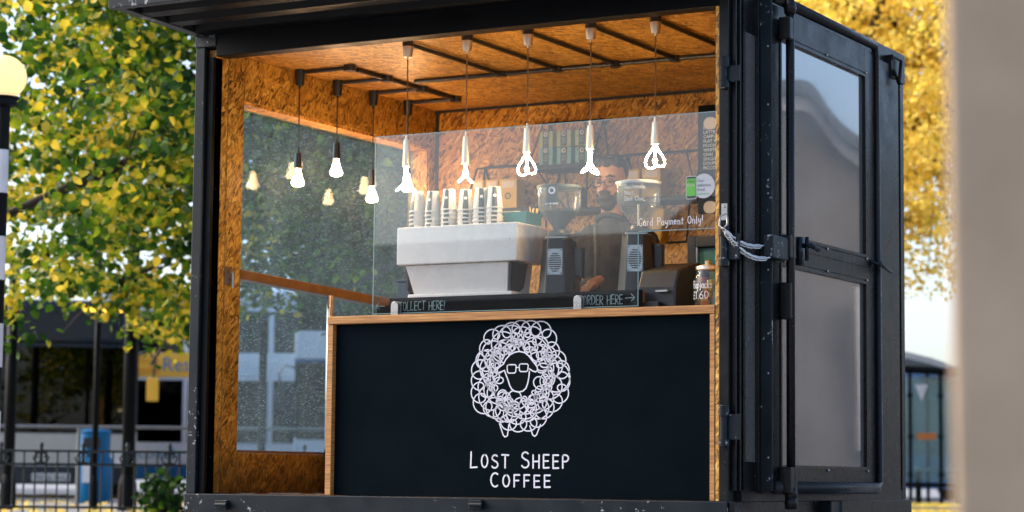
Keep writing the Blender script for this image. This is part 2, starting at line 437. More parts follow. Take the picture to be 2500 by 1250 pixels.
def pillar_mat():
    t = NT('beige_render'); o = t.obj()
    c = t.ramp(t.noise(o, 7, 6), [(.3, (.40,.29,.19)), (.7, (.49,.365,.25))])
    v = t.n('ShaderNodeTexVoronoi'); t.l(o, v.inputs['Vector']); v.inputs['Scale'].default_value = 9
    sp = t.n('ShaderNodeSeparateColor'); t.l(v.outputs['Color'], sp.inputs[0])
    d = t.math('MULTIPLY', t.math('LESS_THAN', v.outputs['Distance'], .16), t.math('GREATER_THAN', sp.outputs[0], .82))
    c = t.mix(t.math('MULTIPLY', d, .35), c, (.12,.08,.05))
    t.l(c, t.b.inputs['Base Color']); t.set(Roughness=.9); t.bump(t.noise(o, 90, 6), .4, .004); return t.mat
M['stone'] = pillar_mat()
def ground_mat():
    t = NT('paving'); o = t.obj()
    c = t.ramp(t.noise(o, .8, 8, .7), [(.3, (.16,.16,.165)), (.7, (.30,.29,.28))])
    c = t.mix(t.ramp(t.noise(o, 40, 3), [(.45, .0), (.6, .5)]), c, (.36,.34,.32))
    t.l(c, t.b.inputs['Base Color']); t.set(Roughness=.55); t.bump(t.noise(o, 30, 5), .3, .01); return t.mat
M['paving'] = ground_mat()
M['asphalt'] = simple('asphalt', (.055,.055,.058), .6, var=.3, sc=3, bump=.3)
M['kerb'] = simple('kerb_stone', (.32,.31,.30), .8, var=.2, sc=4)
M['bark'] = simple('bark', (.045,.034,.026), .9, var=.4, sc=8, bump=.6)
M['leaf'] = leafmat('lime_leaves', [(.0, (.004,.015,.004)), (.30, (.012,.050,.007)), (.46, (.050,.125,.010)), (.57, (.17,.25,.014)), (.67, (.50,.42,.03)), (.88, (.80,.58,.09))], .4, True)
M['leaf_yellow'] = leafmat('yellow_leaves', [(.0, (.28,.22,.03)), (.3, (.58,.45,.07)), (.6, (.80,.64,.14)), (1, (.90,.76,.30))], .5)
M['bus_blue'] = simple('blue_bus_paint', (.012,.11,.27), .3, var=.05, coat=.5)
M['bus_navy'] = simple('navy_bus_paint', (.004,.010,.022), .3, var=.05, coat=.1)
M['bus_white'] = simple('white_bus_paint', (.68,.69,.72), .3, var=.03, coat=.5)
M['bus_cream'] = simple('cream_bus_paint', (.42,.40,.36), .35, var=.05, coat=.3)
M['bus_glass'] = glass('bus_glass', (.09,.10,.11), k=.8)
M['bus_seat'] = simple('bus_seat_fabric', (.12,.03,.03), .8)
M['bus_orange'] = simple('orange_grab_rail', (.55,.16,.03), .5)
M['ad_yellow'] = simple('yellow_advert', (.88,.47,.04), .5, var=.02)
M['ad_blue'] = simple('blue_lettering', (.02,.22,.42), .5)
M['ad_orange'] = simple('orange_lettering', (.80,.25,.02), .5)
M['plate'] = simple('number_plate_white', (.55,.55,.52), .5)
M['headlight'] = simple('headlight_glass', (.7,.7,.68), .1, metal=.3)
M['dest'] = emit('amber_display', (1, .55, .05), 1.2)
M['bin_blue'] = simple('blue_bin_plastic', (.001,.10,.24), .4, var=.1, spec=.15)
M['iron'] = black_paint('painted_iron', (.014,.018,.020), chips=.02, rough=.45)
M['galv'] = simple('galvanised_rail', (.16,.17,.18), .4, metal=.6)
M['band_black'] = simple('beacon_black', (.004,.005,.006), .5, spec=.1)
M['band_white'] = simple('beacon_white', (.62,.62,.66), .4)
M['shelter_glass'] = glass('shelter_glass', (.62,.78,.80), k=1.3, haze=.10)
M['roof_grey'] = simple('shelter_roof', (.42,.44,.47), .4)
M['tarp_blue'] = simple('blue_fabric', (.01,.22,.42), .5)
M['brick'] = simple('warm_brickwork', (.20,.12,.09), .85, var=.3, sc=1.5)
M['bstone'] = simple('pale_stonework', (.42,.38,.34), .8, var=.2, sc=1)
M['wall_grey'] = simple('grey_wall', (.16,.15,.145), .8, var=.25, sc=1.2)
M['slate'] = simple('slate_roofing', (.07,.075,.085), .6)
M['win_dark'] = simple('dark_window', (.02,.025,.03), .1)
def globe_mat():
    t = NT('beacon_globe'); t.set(Base_Color=(.85,.50,.10), Roughness=.35)
    t.b.inputs['Subsurface Weight'].default_value = .0
    t.b.inputs['Emission Color'].default_value = (1, .74, .42, 1); t.b.inputs['Emission Strength'].default_value = .40
    return t.mat
M['globe'] = globe_mat()

# ------------------------------------------------------------------ stroke lettering
def arc(cx, cy, rx, ry, a0, a1, n=12):
    return [(cx+rx*math.cos(math.radians(a0+(a1-a0)*i/n)), cy+ry*math.sin(math.radians(a0+(a1-a0)*i/n))) for i in range(n+1)]
G = {
 'L': (.55, [[(.03,1.02),(.02,.5),(.0,0),(.5,.03)]]), 'O': (.6, [arc(.3,.5,.29,.5,90,450)]),
 'S': (.6, [arc(.32,.75,.26,.24,40,200,8)+arc(.30,.25,.29,.26,85,-150,10)]),
 'T': (.62, [[(.0,1),(.62,.98)],[(.31,1),(.31,0)]]), 'H': (.6, [[(.02,1),(.03,0)],[(.57,1),(.57,0)],[(.03,.5),(.57,.52)]]),
 'E': (.52, [[(.5,1),(.02,1),(.03,0),(.52,.02)],[(.03,.52),(.45,.53)]]), 'P': (.55, [[(.03,0),(.02,1)],[(.02,1)]+arc(.25,.75,.28,.25,90,-90,8)+[(.02,.5)]]),
 'C': (.6, [arc(.34,.5,.33,.5,55,305)]), 'F': (.5, [[(.5,1),(.02,1),(.03,0)],[(.03,.52),(.42,.53)]]),
 'R': (.58, [[(.03,0),(.02,1)],[(.02,1)]+arc(.25,.76,.28,.24,90,-90,8)+[(.05,.5),(.56,0)]]), 'D': (.6, [[(.03,0),(.02,1)],[(.02,1)]+arc(.1,.5,.48,.5,90,-90,10)+[(.03,0)]]),
 '!': (.15, [[(.1,1),(.07,.3)],[(.06,.05),(.08,.02)]]), ' ': (.4, []), '.': (.15, [[(.06,.02),(.08,.0)]]), ',': (.15, [[(.08,.05),(.02,-.15)]]),
 'a': (.45, [arc(.2,.28,.2,.28,60,300,10),[(.38,.55),(.38,.12),(.46,0)]]), 'r': (.36, [[(.03,.55),(.04,0)],arc(.2,.3,.16,.25,180,50,6)]),
 'd': (.5, [arc(.2,.28,.2,.28,60,300,10),[(.42,1.05),(.4,0)]]), 'y': (.45, [[(.02,.55),(.06,.2),(.22,.1),(.4,.3)],[(.42,.55),(.36,-.2),(.1,-.4)]]),
 'm': (.7, [[(.02,.55),(.03,0)],arc(.18,.33,.15,.22,180,0,6)+[(.33,0)],arc(.5,.33,.16,.22,180,0,6)+[(.66,0)]]),
 'e': (.45, [[(.03,.3),(.4,.32)]+arc(.21,.29,.2,.28,8,320,12)]), 'n': (.45, [[(.02,.55),(.03,0)],arc(.22,.33,.18,.22,180,0,6)+[(.4,0)]]),
 't': (.35, [[(.18,.85),(.16,.1),(.3,0)],[(.0,.58),(.34,.6)]]), 'l': (.2, [[(.08,1.02),(.06,0)]]), 'o': (.45, [arc(.21,.28,.2,.28,90,450,10)]),
 'u': (.45, [[(.03,.55),(.04,.15),(.2,0),(.38,.2)],[(.4,.55),(.4,0)]]), 'k': (.42, [[(.04,1),(.03,0)],[(.36,.55),(.05,.25),(.38,0)]]),
 'h': (.45, [[(.03,1),(.03,0)],arc(.22,.33,.18,.22,180,0,6)+[(.4,0)]]), 'c': (.42, [arc(.22,.28,.2,.28,55,305,10)]), 'j': (.25, [[(.16,.55),(.14,-.2),(.0,-.3)],[(.17,.78),(.17,.8)]]),
 'p': (.45, [[(.04,.55),(.02,-.4)],arc(.21,.28,.2,.26,150,-150,10)]), 's': (.38, [[(.34,.5),(.12,.55),(.06,.4),(.3,.2),(.25,.02),(.02,.06)]]),
 'G': (.6, [arc(.34,.5,.33,.5,55,320)+[(.6,.45),(.4,.45)]]), 'N': (.6, [[(.03,0),(.03,1),(.55,0),(.56,1)]]),
 '1': (.25, [[(.0,.8),(.12,1),(.12,0)]]), '6': (.5, [[(.4,1),(.1,.6)]+arc(.24,.27,.22,.27,150,510,12)]), '0': (.5, [arc(.24,.5,.22,.5,90,450)]),
 '£': (.5, [[(.45,.85),(.3,1),(.15,.85),(.2,.3),(.0,.02),(.5,.03)],[(.05,.48),(.38,.5)]]),
 '>': (.9, [[(.0,.5),(.85,.5)],[(.55,.85),(.88,.5),(.5,.15)]]), '<': (.9, [[(.05,.5),(.9,.5)],[(.38,.85),(.03,.5),(.4,.15)]]),
}
def stroke_text(mb, txt, x0, y0, h, wd, P, track=.22, jit=.0, width=None, caps=None, bounce=0):
    """caps: relative height of letters after the first of a word"""
    def layout(k):
        x = 0; out = []
        first = True
        for ch in txt:
            wdt, st = G[ch]; sc = 1 if (first or not caps) else caps
            j = random.uniform(-bounce, bounce)
            out.append((x, sc, st, j)); x += (wdt*(sc if ch != ' ' else 1)*k+track)*h
            first = ch == ' '
        return out, x-track*h
    k = 1.0; lay, tot = layout(1.0)
    sx = width/tot if width else 1
    for x, sc, st, j in lay:
        for pl in st:
            pts = [(x0+(x+px*sc*h)*sx+random.uniform(-jit, jit)*h, y0+py*sc*h+j*h) for px, py in pl]
            if len(pts) > 1: mb.ribbon(pts, wd, P)
def font_text(name, txt, size, mat, parent, M4, width=None, extrude=0):
    cu = bpy.data.curves.new(name, 'FONT'); cu.body = txt; cu.size = size; cu.extrude = extrude; cu.resolution_u = 2
    to = bpy.data.objects.new('tmp', cu)
    COL.objects.link(to)
    dg = bpy.context.evaluated_depsgraph_get(); me = bpy.data.meshes.new_from_object(to.evaluated_get(dg))
    COL.objects.unlink(to); bpy.data.objects.remove(to)
    xs = [v.co.x for v in me.vertices]
    sx = width/(max(xs)-min(xs)) if width and xs else 1
    for v in me.vertices: v.co = M4 @ Vector(((v.co.x-min(xs))*sx, v.co.y, v.co.z))
    me.materials.clear(); me.materials.append(mat); me.update()
    me.name = name; o = bpy.data.objects.new(name, me); COL.objects.link(o); o.parent = parent; return o
def frame_mat(o, xa, ya):
    xa = Vector(xa).normalized(); ya = Vector(ya).normalized(); za = xa.cross(ya); m = Matrix.Identity(4)
    for i in range(3): m[i][0] = xa[i]; m[i][1] = ya[i]; m[i][2] = za[i]; m[i][3] = o[i]
    return m
FR = lambda y: (lambda a, b, h=0: (a, y-h, b))      # strokes on a plane facing the street

# ------------------------------------------------------------------ setting
g = MB(); g.quad((-400,-400,0),(400,-400,0),(400,600,0),(-400,600,0)); tag(g.build('ground', M['paving']), 'grey damp paving', kind='structure')
vd = Vector((VIEW.x, VIEW.y, 0)).normalized(); rd = Vector((vd.y, -vd.x, 0))
def vw(depth, lat, z=0):  # point by distance ahead of the street corner and sideways
    p = Vector((CAM.x, CAM.y, 0))+vd*depth+rd*lat; return Vector((p.x, p.y, z))
def lat(px, depth): return (px-1250)/F_PX*depth
g = MB(); g.quad(vw(33.4,-60,.004), vw(33.4,60,.004), vw(60,60,.004), vw(60,-60,.004)); tag(g.build('road', M['asphalt']), kind='structure')
g = MB()
for k in range(-40, 40):
    a = vw(33.2, k*1.0); 
    g.hexa([vw(33.2,k,0), vw(33.2,k+.985,0), vw(33.38,k+.985,0), vw(33.38,k,0), vw(33.2,k,.05), vw(33.2,k+.985,.05), vw(33.38,k+.985,.05), vw(33.38,k,.05)])
tag(g.build('kerb', M['kerb']), kind='structure')

# ------------------------------------------------------------------ container kiosk
KX, KD, KT, S0 = 2.99, 2.35, 2.67, .323
kiosk = thing('coffee_kiosk', 'black shipping container coffee kiosk with its long side open', 'kiosk')
def part(mb, name, mat, parent=kiosk, **kw): return mb.build(name, mat, parent, **kw)
# posts
b = MB().box((0,0,S0),(.058,.10,KT-.06)); part(b, 'corner_post', M['steel_chip'], bevel=.004)
b = MB().box((.058,.022,S0),(.098,.10,2.56)); part(b, 'inner_jamb', M['steel_black'])
b = MB().box((-.003,-.004,KT-.06),(.13,.12,KT+.02)); part(b, 'corner_casting', M['steel_chip'], bevel=.004)
b = MB().box((2.945,0,S0-.12),(2.99,.085,KT)); part(b, 'corner_post', M['steel_wet'], bevel=.003)
b = MB().box((2.90,KD-.055,S0-.2),(2.99,KD,KT)); part(b, 'corner_post', M['steel_wet'], bevel=.003)
b = MB().box((0,KD-.12,S0-.2),(.06,KD,KT)); part(b, 'corner_post', M['steel_wet'])
# rails
b = MB().box((.0,-.012,S0-.18),(2.99,.12,S0)); part(b, 'bottom_rail', M['steel_chip'], bevel=.004)
b = MB().box((2.992,.0,S0-.2),(3.02,KD,S0)); part(b, 'bottom_rail', M['steel_wet'], bevel=.003)
b = MB().box((0.13,.0,2.558),(2.945,.095,2.74)); part(b, 'top_rail', M['steel_black'], bevel=.003)
b = MB().box((.06,.095,2.585),(2.93,.13,2.603)); part(b, 'ceiling_trim', M['varnished'])
b = MB().box((2.90,.085,2.56),(3.0,KD,2.72)); part(b, 'side_rail', M['steel_wet'], bevel=.003)
b = MB().box((-.0,.12,2.56),(.06,KD-.12,2.72)); part(b, 'side_rail', M['steel_wet'])
b = MB().box((.0,.12,2.66),(2.9,KD,2.69)); part(b, 'roof_panel', M['steel_black'])
b = MB().box((.06,.12,S0-.03),(2.93,KD-.03,S0)); part(b, 'floor_panel', M['varnished'])
b = MB().box((.06,KD-.03,S0),(2.93,KD,2.66)); part(b, 'rear_panel', M['steel_black'])
# low side panels, corrugated
def corr(mb, x0, y0, y1, z0, z1, d=.03, p=.18):
    y = y0; pr = []
    while y < y1:
        pr += [(x0, y), (x0, min(y+p*.3, y1)), (x0-d, min(y+p*.5, y1)), (x0-d, min(y+p*.8, y1))]; y += p
    pr.append((x0, y1))
    for a, c in zip(pr, pr[1:]):
        if a[1] < c[1]: mb.quad((a[0],a[1],z0),(c[0],c[1],z0),(c[0],c[1],z1),(a[0],a[1],z1))
b = MB(); corr(b, 2.955, .085, KD-.055, S0, 2.56); part(b, 'side_panel', M['steel_wet'])
b = MB().box((2.978,.086,S0+.0005),(3.018,KD-.141,S0+.05)); part(b, 'kick_plate', M['steel_wet'])
# cleats on the bottom rail
for px in (545, 1165):
    p = at(px, 1232, 'Y', -.012)
    b = MB().box((p.x-.035,-.035,p.z-.022),(p.x+.035,-.012,p.z+.022)); b.tube([(p.x-.02,-.05,p.z),(p.x+.05,-.05,p.z)], .012)
    part(b, 'cleat', M['steel_chip'], bevel=.003)
# awning flap: hinged up, ribs along the front
aw = MB(); z0, z1 = 2.672, 2.70; yE = -.66; dz = .02
def az(y): return z0+dz*(y/yE)
prof = []; y = 0.0; k = 0
ys = [0, -.10, -.115, -.20, -.225, -.31, -.335, -.42, -.445, -.53, -.555, -.62]
hs = [0, 0, .030, .030, 0, 0, .030, .030, 0, 0, .030, .030]
for (ya, ha), (yb_, hb) in zip(zip(ys, hs), zip(ys[1:], hs[1:])):
    aw.quad((.06,ya,az(ya)+ha),(3.0,ya,az(ya)+ha),(3.0,yb_,az(yb_)+hb),(.06,yb_,az(yb_)+hb))
a_o = part(aw, 'awning_sheet', M['steel_black'])
b = MB().hexa([(-.0,yE,az(yE)-.004),(.06,yE,az(yE)-.004),(.06,0.0,az(0)-.004),(0,0,az(0)-.004),(0,yE,az(yE)+.09),(.06,yE,az(yE)+.09),(.06,0,az(0)+.09),(0,0,az(0)+.09)])
part(b, 'awning_side_rail', M['steel_chip'], bevel=.003)
b = MB().box((-.002,yE-.05,az(yE)-.006),(3.02,yE,az(yE)+.14)); part(b, 'awning_front_rail', M['steel_chip'], bevel=.003)
b = MB().box((.06,-.62,az(yE)+.09),(3.0,.0,az(yE)+.10)); part(b, 'awning_top', M['steel_black'])
# OSB lining, left wall (inner face X=.10)
XI = .10; Y0W, Y1W, Z0W, Z1W = .295, 2.165, .535, 2.372
def board(a, c, mat='osb', name='wall_board'): return part(MB().box(a, c), name, M[mat], bevel=.0015)
board((.03,.042,S0+.002),(XI-.002,.152,2.60)); board((.03,.156,S0+.002),(XI,.293,2.60))
board((.03,.297,Z1W+.0),(XI,2.249,2.601)); board((.03,.297,S0+.002),(XI,2.249,Z0W-.002)); board((.03,Y1W+.002,Z0W),(XI,2.249,Z1W-.002))
for z_ in (.5, .95, 1.4, 1.85, 2.3):
    for y_ in (.06, .225): part(MB().lathe([(0,0),(.0045,.0),(.0045,.0015),(0,.0015)], (0,0,0), 8, Matrix.Translation((XI+.0002,y_+random.uniform(-.01,.01),z_+random.uniform(-.04,.04))) @ Matrix.Rotation(PI/2,4,'Y')), 'screw', M['black_matt'])
# reveal boards and window
b = MB().box((-.03,.297,Z1W-.018),(XI-.003,Y1W,Z1W-.002)); part(b, 'window_lining', M['osb_edge'])
b = MB().box((-.03,Y1W-.02,Z0W),(XI-.003,Y1W,Z1W-.02)); part(b, 'window_lining', M['osb_back'])
b = MB().box((-.03,.297,Z0W),(XI-.004,Y1W-.022,Z0W+.012)); part(b, 'window_lining', M['varnished'])
b = MB().box((-.004,.30,Z0W+.012),(.002,Y1W-.022,Z1W-.02)); part(b, 'window_pane', M['glass_wet'])
ra, rb = at(585,657,'X',.10), at(985,740,'X',.10); rc, rd_ = at(585,680,'X',.10), at(985,757,'X',.10)
b = MB().hexa([(.03,ra.y,rc.z),(.10,ra.y,rc.z),(.10,2.16,rc.z-.062),(.03,2.16,rc.z-.062),(.03,ra.y,ra.z),(.10,ra.y,ra.z),(.10,2.16,ra.z-.058),(.03,2.16,ra.z-.058)])
part(b, 'window_rail', M['varnished'], bevel=.003)
pp = at(808, 720, 'X', .13); b = MB().tube([(.125,pp.y,S0),(.125,pp.y,rc.z-.03)], .018, 12); part(b, 'rail_support', M['chrome'], smooth=True)
pp = at(556, 690, 'X', .10)
b = MB().box((.10,pp.y-.03,pp.z-.01),(.108,pp.y+.03,pp.z+.08)); b.tube([(.115,pp.y,pp.z+.05),(.125,pp.y+.01,pp.z+.05),(.125,pp.y+.01,pp.z-.03)], .007)
part(b, 'latch', M['chrome'])
# back wall boards
for x0, x1 in ((.105, .99), (.992, 2.20), (2.202, 2.92)):
    board((x0,2.25,S0),(x1,2.30,2.60), 'osb_back')
b = MB().box((.10,2.238,S0),(.118,2.2495,2.6)); part(b, 'corner_trim', M['black_matt'])
b = MB().box((.10,2.236,2.588),(2.92,2.2485,2.6035)); part(b, 'corner_trim', M['black_matt'])
# ceiling boards
for x0, x1 in ((.06, 1.28), (1.283, 2.50), (2.503, 2.93)):
    board((x0,.132,2.604),(x1,2.30,2.622), 'osb_ceiling', 'ceiling_board')
# right lining: OSB whose cut edge faces the street
board((2.925,.004,S0+.002),(2.943,2.249,2.60), 'osb_edge')

# ------------------------------------------------------------------ folded door on the right side (leaf surface X=XB)
XB = 3.10
door = part(MB().box((3.05,.20,.40),(3.085,.24,2.60)), 'door_leaf', M['steel_wet'])
def dp(px, py): return at(px, py, 'X', XB)
L = lambda *a, **k: None
pT, qT = dp(1908, 96), dp(2112, 206)
yl, yr = dp(1907,600).y, dp(2112,600).y
zt, zm1, zm2, zb = 2.452, 1.548, 1.40, .488
ypl = yl-.0
y_edge = at(1885,600,'X',XB).y
yg = dp(2140,700).y
# rebuild the leaf as a frame
door.data.clear_geometry()
fr = MB()
fr.box((3.045, y_edge, .37),(XB, ypl, 2.60)); fr.box((3.045, yr, .37),(XB, yg, 2.60))
fr.box((3.045, ypl, zt),(XB, yr, 2.60)); fr.box((3.045, ypl, zm2),(XB, yr, zm1)); fr.box((3.045, ypl, .37),(XB, yr, zb))
tmp = fr.build('door_leaf', M['steel_wet'], None); door.data = tmp.data; bpy.data.objects.remove(tmp)
bv = door.modifiers.new('bevel', 'BEVEL'); bv.width = .002; bv.limit_method = 'ANGLE'
dpart = lambda mb, n, m_, **k: part(mb, n, M[m_] if isinstance(m_, str) else m_, door, **k)
dpart(MB().box((3.06,ypl-.01,zm1-.01),(XB-.012,yr+.01,zt+.01)), 'door_panel', 'door_panel')
dpart(MB().box((3.06,ypl-.01,zb-.01),(XB-.012,yr+.01,zm2+.01)), 'door_panel', 'door_panel')
for (za, zc) in ((zm1, zt), (zb, zm2)):
    b = MB(); e = .014
    b.box((XB,ypl,za-e),(XB+.006,yr,za)); b.box((XB,ypl,zc),(XB+.006,yr,zc+e)); b.box((XB,yr,za-e),(XB+.006,yr+e,zc+e)); b.box((XB,ypl-e,za-e),(XB+.006,ypl,zc+e))
    dpart(b, 'panel_bead', 'rubber')
    b = MB(); b.box((XB,ypl-.05,za-.06),(XB+.004,yr+.055,za-.022)); b.box((XB,ypl-.05,zc+.022),(XB+.004,yr+.055,zc+.06)); b.box((XB,yr+.022,za-.02),(XB+.004,yr+.055,zc+.02))
    dpart(b, 'panel_frame', 'steel_wet')
    for k in range(3):
        for zz in (za-.02, zc+.02):
            yy = ypl+.03+(yr-ypl-.02)*k/2
            dpart(MB().ellipsoid((XB+.006,yy,zz),(.006,.008,.008),8,5), 'rivet', 'chrome', smooth=True)
# gasket tube all round
rg = .022
gy0, gy1, gz0, gz1 = y_edge+.03, yg, .385, 2.635
dpart(MB().tube([(XB,gy0,gz0),(XB+.006,gy1-.04,gz0),(XB+.008,gy1,gz0+.03),(XB+.006,gy1,gz1-.05),(XB+.004,gy1-.03,gz1),(XB,gy0,gz1)], [.03,.03,.02,.015,.022,.026], 12), 'door_gasket', 'rubber', smooth=True)
# leaf edge flange facing the street
ye = y_edge-.012
dpart(MB().box((3.047,ye,.37),(XB+.004,y_edge,2.64)), 'edge_flange', M['steel_chip'], bevel=.002)
for zz in (.52,.9,1.08,1.37,1.72,1.78,2.13,2.4):
    dpart(MB().ellipsoid((3.085,ye,zz),(.006,.004,.006),8,4), 'rivet', 'chrome', smooth=True)
# inner leaf seen edge-on between post and flange
door2 = part(MB().box((2.992,.10,.37),(3.020,2.18,2.62)), 'door_leaf', M['steel_wet'])
b = MB().box((3.0205,.12,.50),(3.027,.215,2.45)); part(b, 'door_panel', M['door_panel'], door2)
b = MB(); 
for yy in (.03,.06): b.box((2.992,yy,.37),(3.004+yy*.3,yy+.014,2.62))
b.box((3.0,.215,.37),(3.047,.235,2.62))
part(b, 'edge_strip', M['steel_wet'], door2, bevel=.002)
# hinges on the post
for (ya_, yb2) in ((150,210),(560,645),(1000,1085)):
    zt_ = at(1768,ya_,'Y',-.015).z; zb_ = at(1768,yb2,'Y',-.015).z
    hx = at(1768,ya_,'Y',-.015).x
    b = MB().tube([(hx,-.02,zb_),(hx,-.02,zt_)], .018, 12); b.tube([(hx,-.02,zt_-.03),(hx,-.02,zt_+.02)], .024, 12); b.tube([(hx,-.02,zb_-.01),(hx,-.02,zb_+.025)], .024, 12)
    b.box((hx-.005,-.012,zb_+.02),(hx+.07,.004,zt_-.02))
    part(b, 'hinge', M['steel_chip'], smooth=False, bevel=.002)
# locking rod with brackets
rx = XB+.045; ry = at(1930,600,'X',rx).y
rod = dpart(MB().tube([(rx,ry,.30),(rx,ry,2.80)], .0205, 14), 'lock_rod', 'steel_wet', smooth=True)
def zpx(py): return at(1930,py,'X',rx).z
for (pa, pb, wd) in ((45, 100, .035), (575, 632, .032), (1140, 1205, .036), (690, 780, .026)):
    za, zc = zpx(pa), zpx(pb)
    b = MB().box((XB+.006,ry-wd*1.4,zc),(rx+wd*.55,ry+wd*.9,za)); dpart(b, 'rod_bracket', 'steel_wet', bevel=.006)
for py in (1205, 1228, 20): 
    zz = zpx(py); dpart(MB().lathe([(.0,-.03),(.026,-.028),(.030,0),(.026,.028),(0,.03)], (rx,ry,zz), 12), 'rod_collar', 'steel_wet', smooth=True)
# handle with wing lever and clips
p = at(1965,605,'X',XB+.03)
b = MB().box((XB+.0,p.y-.03,p.z-.08),(XB+.02,p.y+.03,p.z+.05)); b.tube([(XB+.02,p.y,p.z+.01),(XB+.06,p.y,p.z+.01),(XB+.075,p.y+.06,p.z-.005)], .012)
b.tube([(XB+.04,p.y,p.z+.05),(XB+.04,p.y,p.z-.06)], .010); dpart(b, 'lever_handle', 'steel_chip', smooth=True)
p = at(2145,655,'X',XB+.02); b = MB().tube([(XB+.005,p.y-.08,p.z+.03),(XB+.045,p.y-.02,p.z+.012),(XB+.05,p.y+.10,p.z-.012)], .009); b.ellipsoid((XB+.03,p.y-.03,p.z+.02),(.022,.022,.022),8,6)
dpart(b, 'door_catch', 'steel_chip', smooth=True)
p = at(2178,150,'X',3.02); b = MB().box((3.0,p.y-.04,p.z-.09),(3.03,p.y+.05,p.z+.03)); b.tube([(3.035,p.y-.05,p.z+.02),(3.05,p.y+.06,p.z+.01),(3.05,p.y+.02,p.z-.12),(3.035,p.y-.02,p.z-.05)], .010)
part(b, 'top_catch', M['steel_wet'], smooth=False)
p = at(2035,1228,'X',3.06); b = MB().box((3.02,p.y-.08,p.z-.05),(3.08,p.y+.05,p.z+.01)); b.tube([(3.07,p.y+.05,p.z+.01),(3.07,p.y+.05,p.z-.1)], .02, 10)
part(b, 'bottom_catch', M['steel_chip'], bevel=.005)
# lock box
lb0 = at(1861,572,'X',XB); lbz = at(1900,575,'Y',lb0.y).z
yb0 = .12
pa = at(1861,590,'Y',yb0); pb_ = at(1887,590,'Y',yb0)
lz1, lz0 = at(1870,572,'Y',yb0).z, at(1870,629,'Y',yb0).z
part(MB().box((pa.x,yb0,lz0),(pb_.x,yb0+.19,lz1)), 'lock_box', M['steel_chip'], door, bevel=.008)
# chain
chain = thing('chain', 'double steel chain sagging from the post bracket to the black lock box', 'chain')
pA = at(1764,520,'Y',-.03)
b = MB().box((pA.x-.014,-.012,pA.z-.03),(pA.x+.014,-.004,pA.z+.045)); b.ellipsoid((pA.x,-.014,pA.z+.03),(.006,.004,.006),8,5); part(b, 'bracket', M['chrome'], chain)
pA = at(1765,548,'Y',-.06)
b = MB().tube([(pA.x-.016,-.05,pA.z+.04),(pA.x-.02,-.055,pA.z),(pA.x,-.06,pA.z-.02),(pA.x+.02,-.055,pA.z),(pA.x+.016,-.05,pA.z+.04),(pA.x,-.03,pA.z+.05)], .005, 6, closed=True); part(b, 'shackle', M['chrome'], chain, smooth=True)
lk = MB(); ring = [(.013*math.cos(a)*.75+( .010 if math.cos(a) > 0 else -.010), .0085*math.sin(a), 0) for a in [2*PI*k/12 for k in range(12)]]
lk.tube(ring, .0038, 6, closed=True); link0 = None
def chain_run(A, B, sag, n):
    global link0
    A, B = Vector(A), Vector(B)
    f = lambda t: A.lerp(B, t)+Vector((0, 0, -sag*4*t*(1-t)))
    for k in range(n):
        p, q = f((k+.0)/n), f((k+1)/n); d = (q-p).normalized()
        if link0 is None: link0 = lk.build('link', M['chain_steel'], chain, smooth=True); o = link0
        else: o = link0.copy(); COL.objects.link(o); o.parent = chain
        up = Vector((0,1,0)) if k % 2 else Vector((0,.3,1)); y_ = up.cross(d).normalized(); z_ = d.cross(y_)
        mm = Matrix.Identity(4)
        for i in range(3): mm[i][0] = d[i]; mm[i][1] = y_[i]; mm[i][2] = z_[i]; mm[i][3] = (p+q)[i]/2
        o.matrix_local = mm
e1 = at(1862,600,'Y',yb0-.005); e2 = at(1874,630,'Y',yb0-.005)
chain_run((pA.x,-.06,pA.z-.02), e1, .030, 11); chain_run((pA.x,-.058,pA.z-.02), e2, .045, 13)

# ------------------------------------------------------------------ serving counter
counter = thing('serving_counter', 'plywood edged serving counter with black front showing a white woolly sheep', 'counter', (0,0,0))
ZC = 1.199
part(MB().box((.845,-.004,ZC-.038),(2.924,.62,ZC)), 'counter_top', M['ply'], counter, bevel=.002)
part(MB().box((.845,.0,S0+.002),(.878,.62,ZC-.039)), 'end_board', M['ply'], counter, bevel=.002)
part(MB().box((2.900,.0,S0+.002),(2.923,.60,ZC-.039)), 'end_board', M['ply'], counter, bevel=.002)
part(MB().box((.8785,.030,S0+.002),(2.8995,.05,ZC-.039)), 'front_panel', M['board_scuffed'], counter)
YP = .0295
lg = MB(); PF = FR(YP)
def z8(x, y):   # logo drawing units -> metres on the panel
    p = at(1100+x/2.718, 760+y/2.718, 'Y', YP); return (p.x, p.z)
cx, cz_ = z8(458, 425)
R0 = .262
def wool_line(R, r, n, ph, jr=.3, w_=.0052):
    pts = []; N = n*16; ps = [random.uniform(0, 6.28) for _ in range(4)]
    for i in range(N+1):
        t = i/N*2*PI; a = t*n
        rr = r*(1+jr*math.sin(3*t+ps[0])+jr*.7*math.sin(7.3*t+ps[1])); RR = R*(1+.05*math.sin(5*t+ps[2])+.03*math.sin(9*t+ps[3]))
        x = RR*math.cos(t+ph)+rr*1.1*math.cos(a+ps[0]); y = RR*math.sin(t+ph)+rr*math.sin(a+ps[0])
        pts.append((cx+x, cz_+y))
    lg.ribbon(pts, w_*1.12, PF)
def wr_once():
    wool_line(.232, .030, 27, 0, .15); wool_line(.196, .036, 21, .4); wool_line(.160, .036, 17, 1.1); wool_line(.128, .034, 13, 2.0); wool_line(.150, .024, 22, 2.6, .4)
wr_once()
for k in range(16):
    a = random.uniform(0, 6.28); rr = random.uniform(.12, .2); q = random.uniform(.012, .026)
    lg.ribbon(arc(cx+rr*math.cos(a), cz_+rr*math.sin(a), q, q*1.3, 0, 360, 14), .005, PF)
part(lg, 'wool_print', M['print_white'], counter)
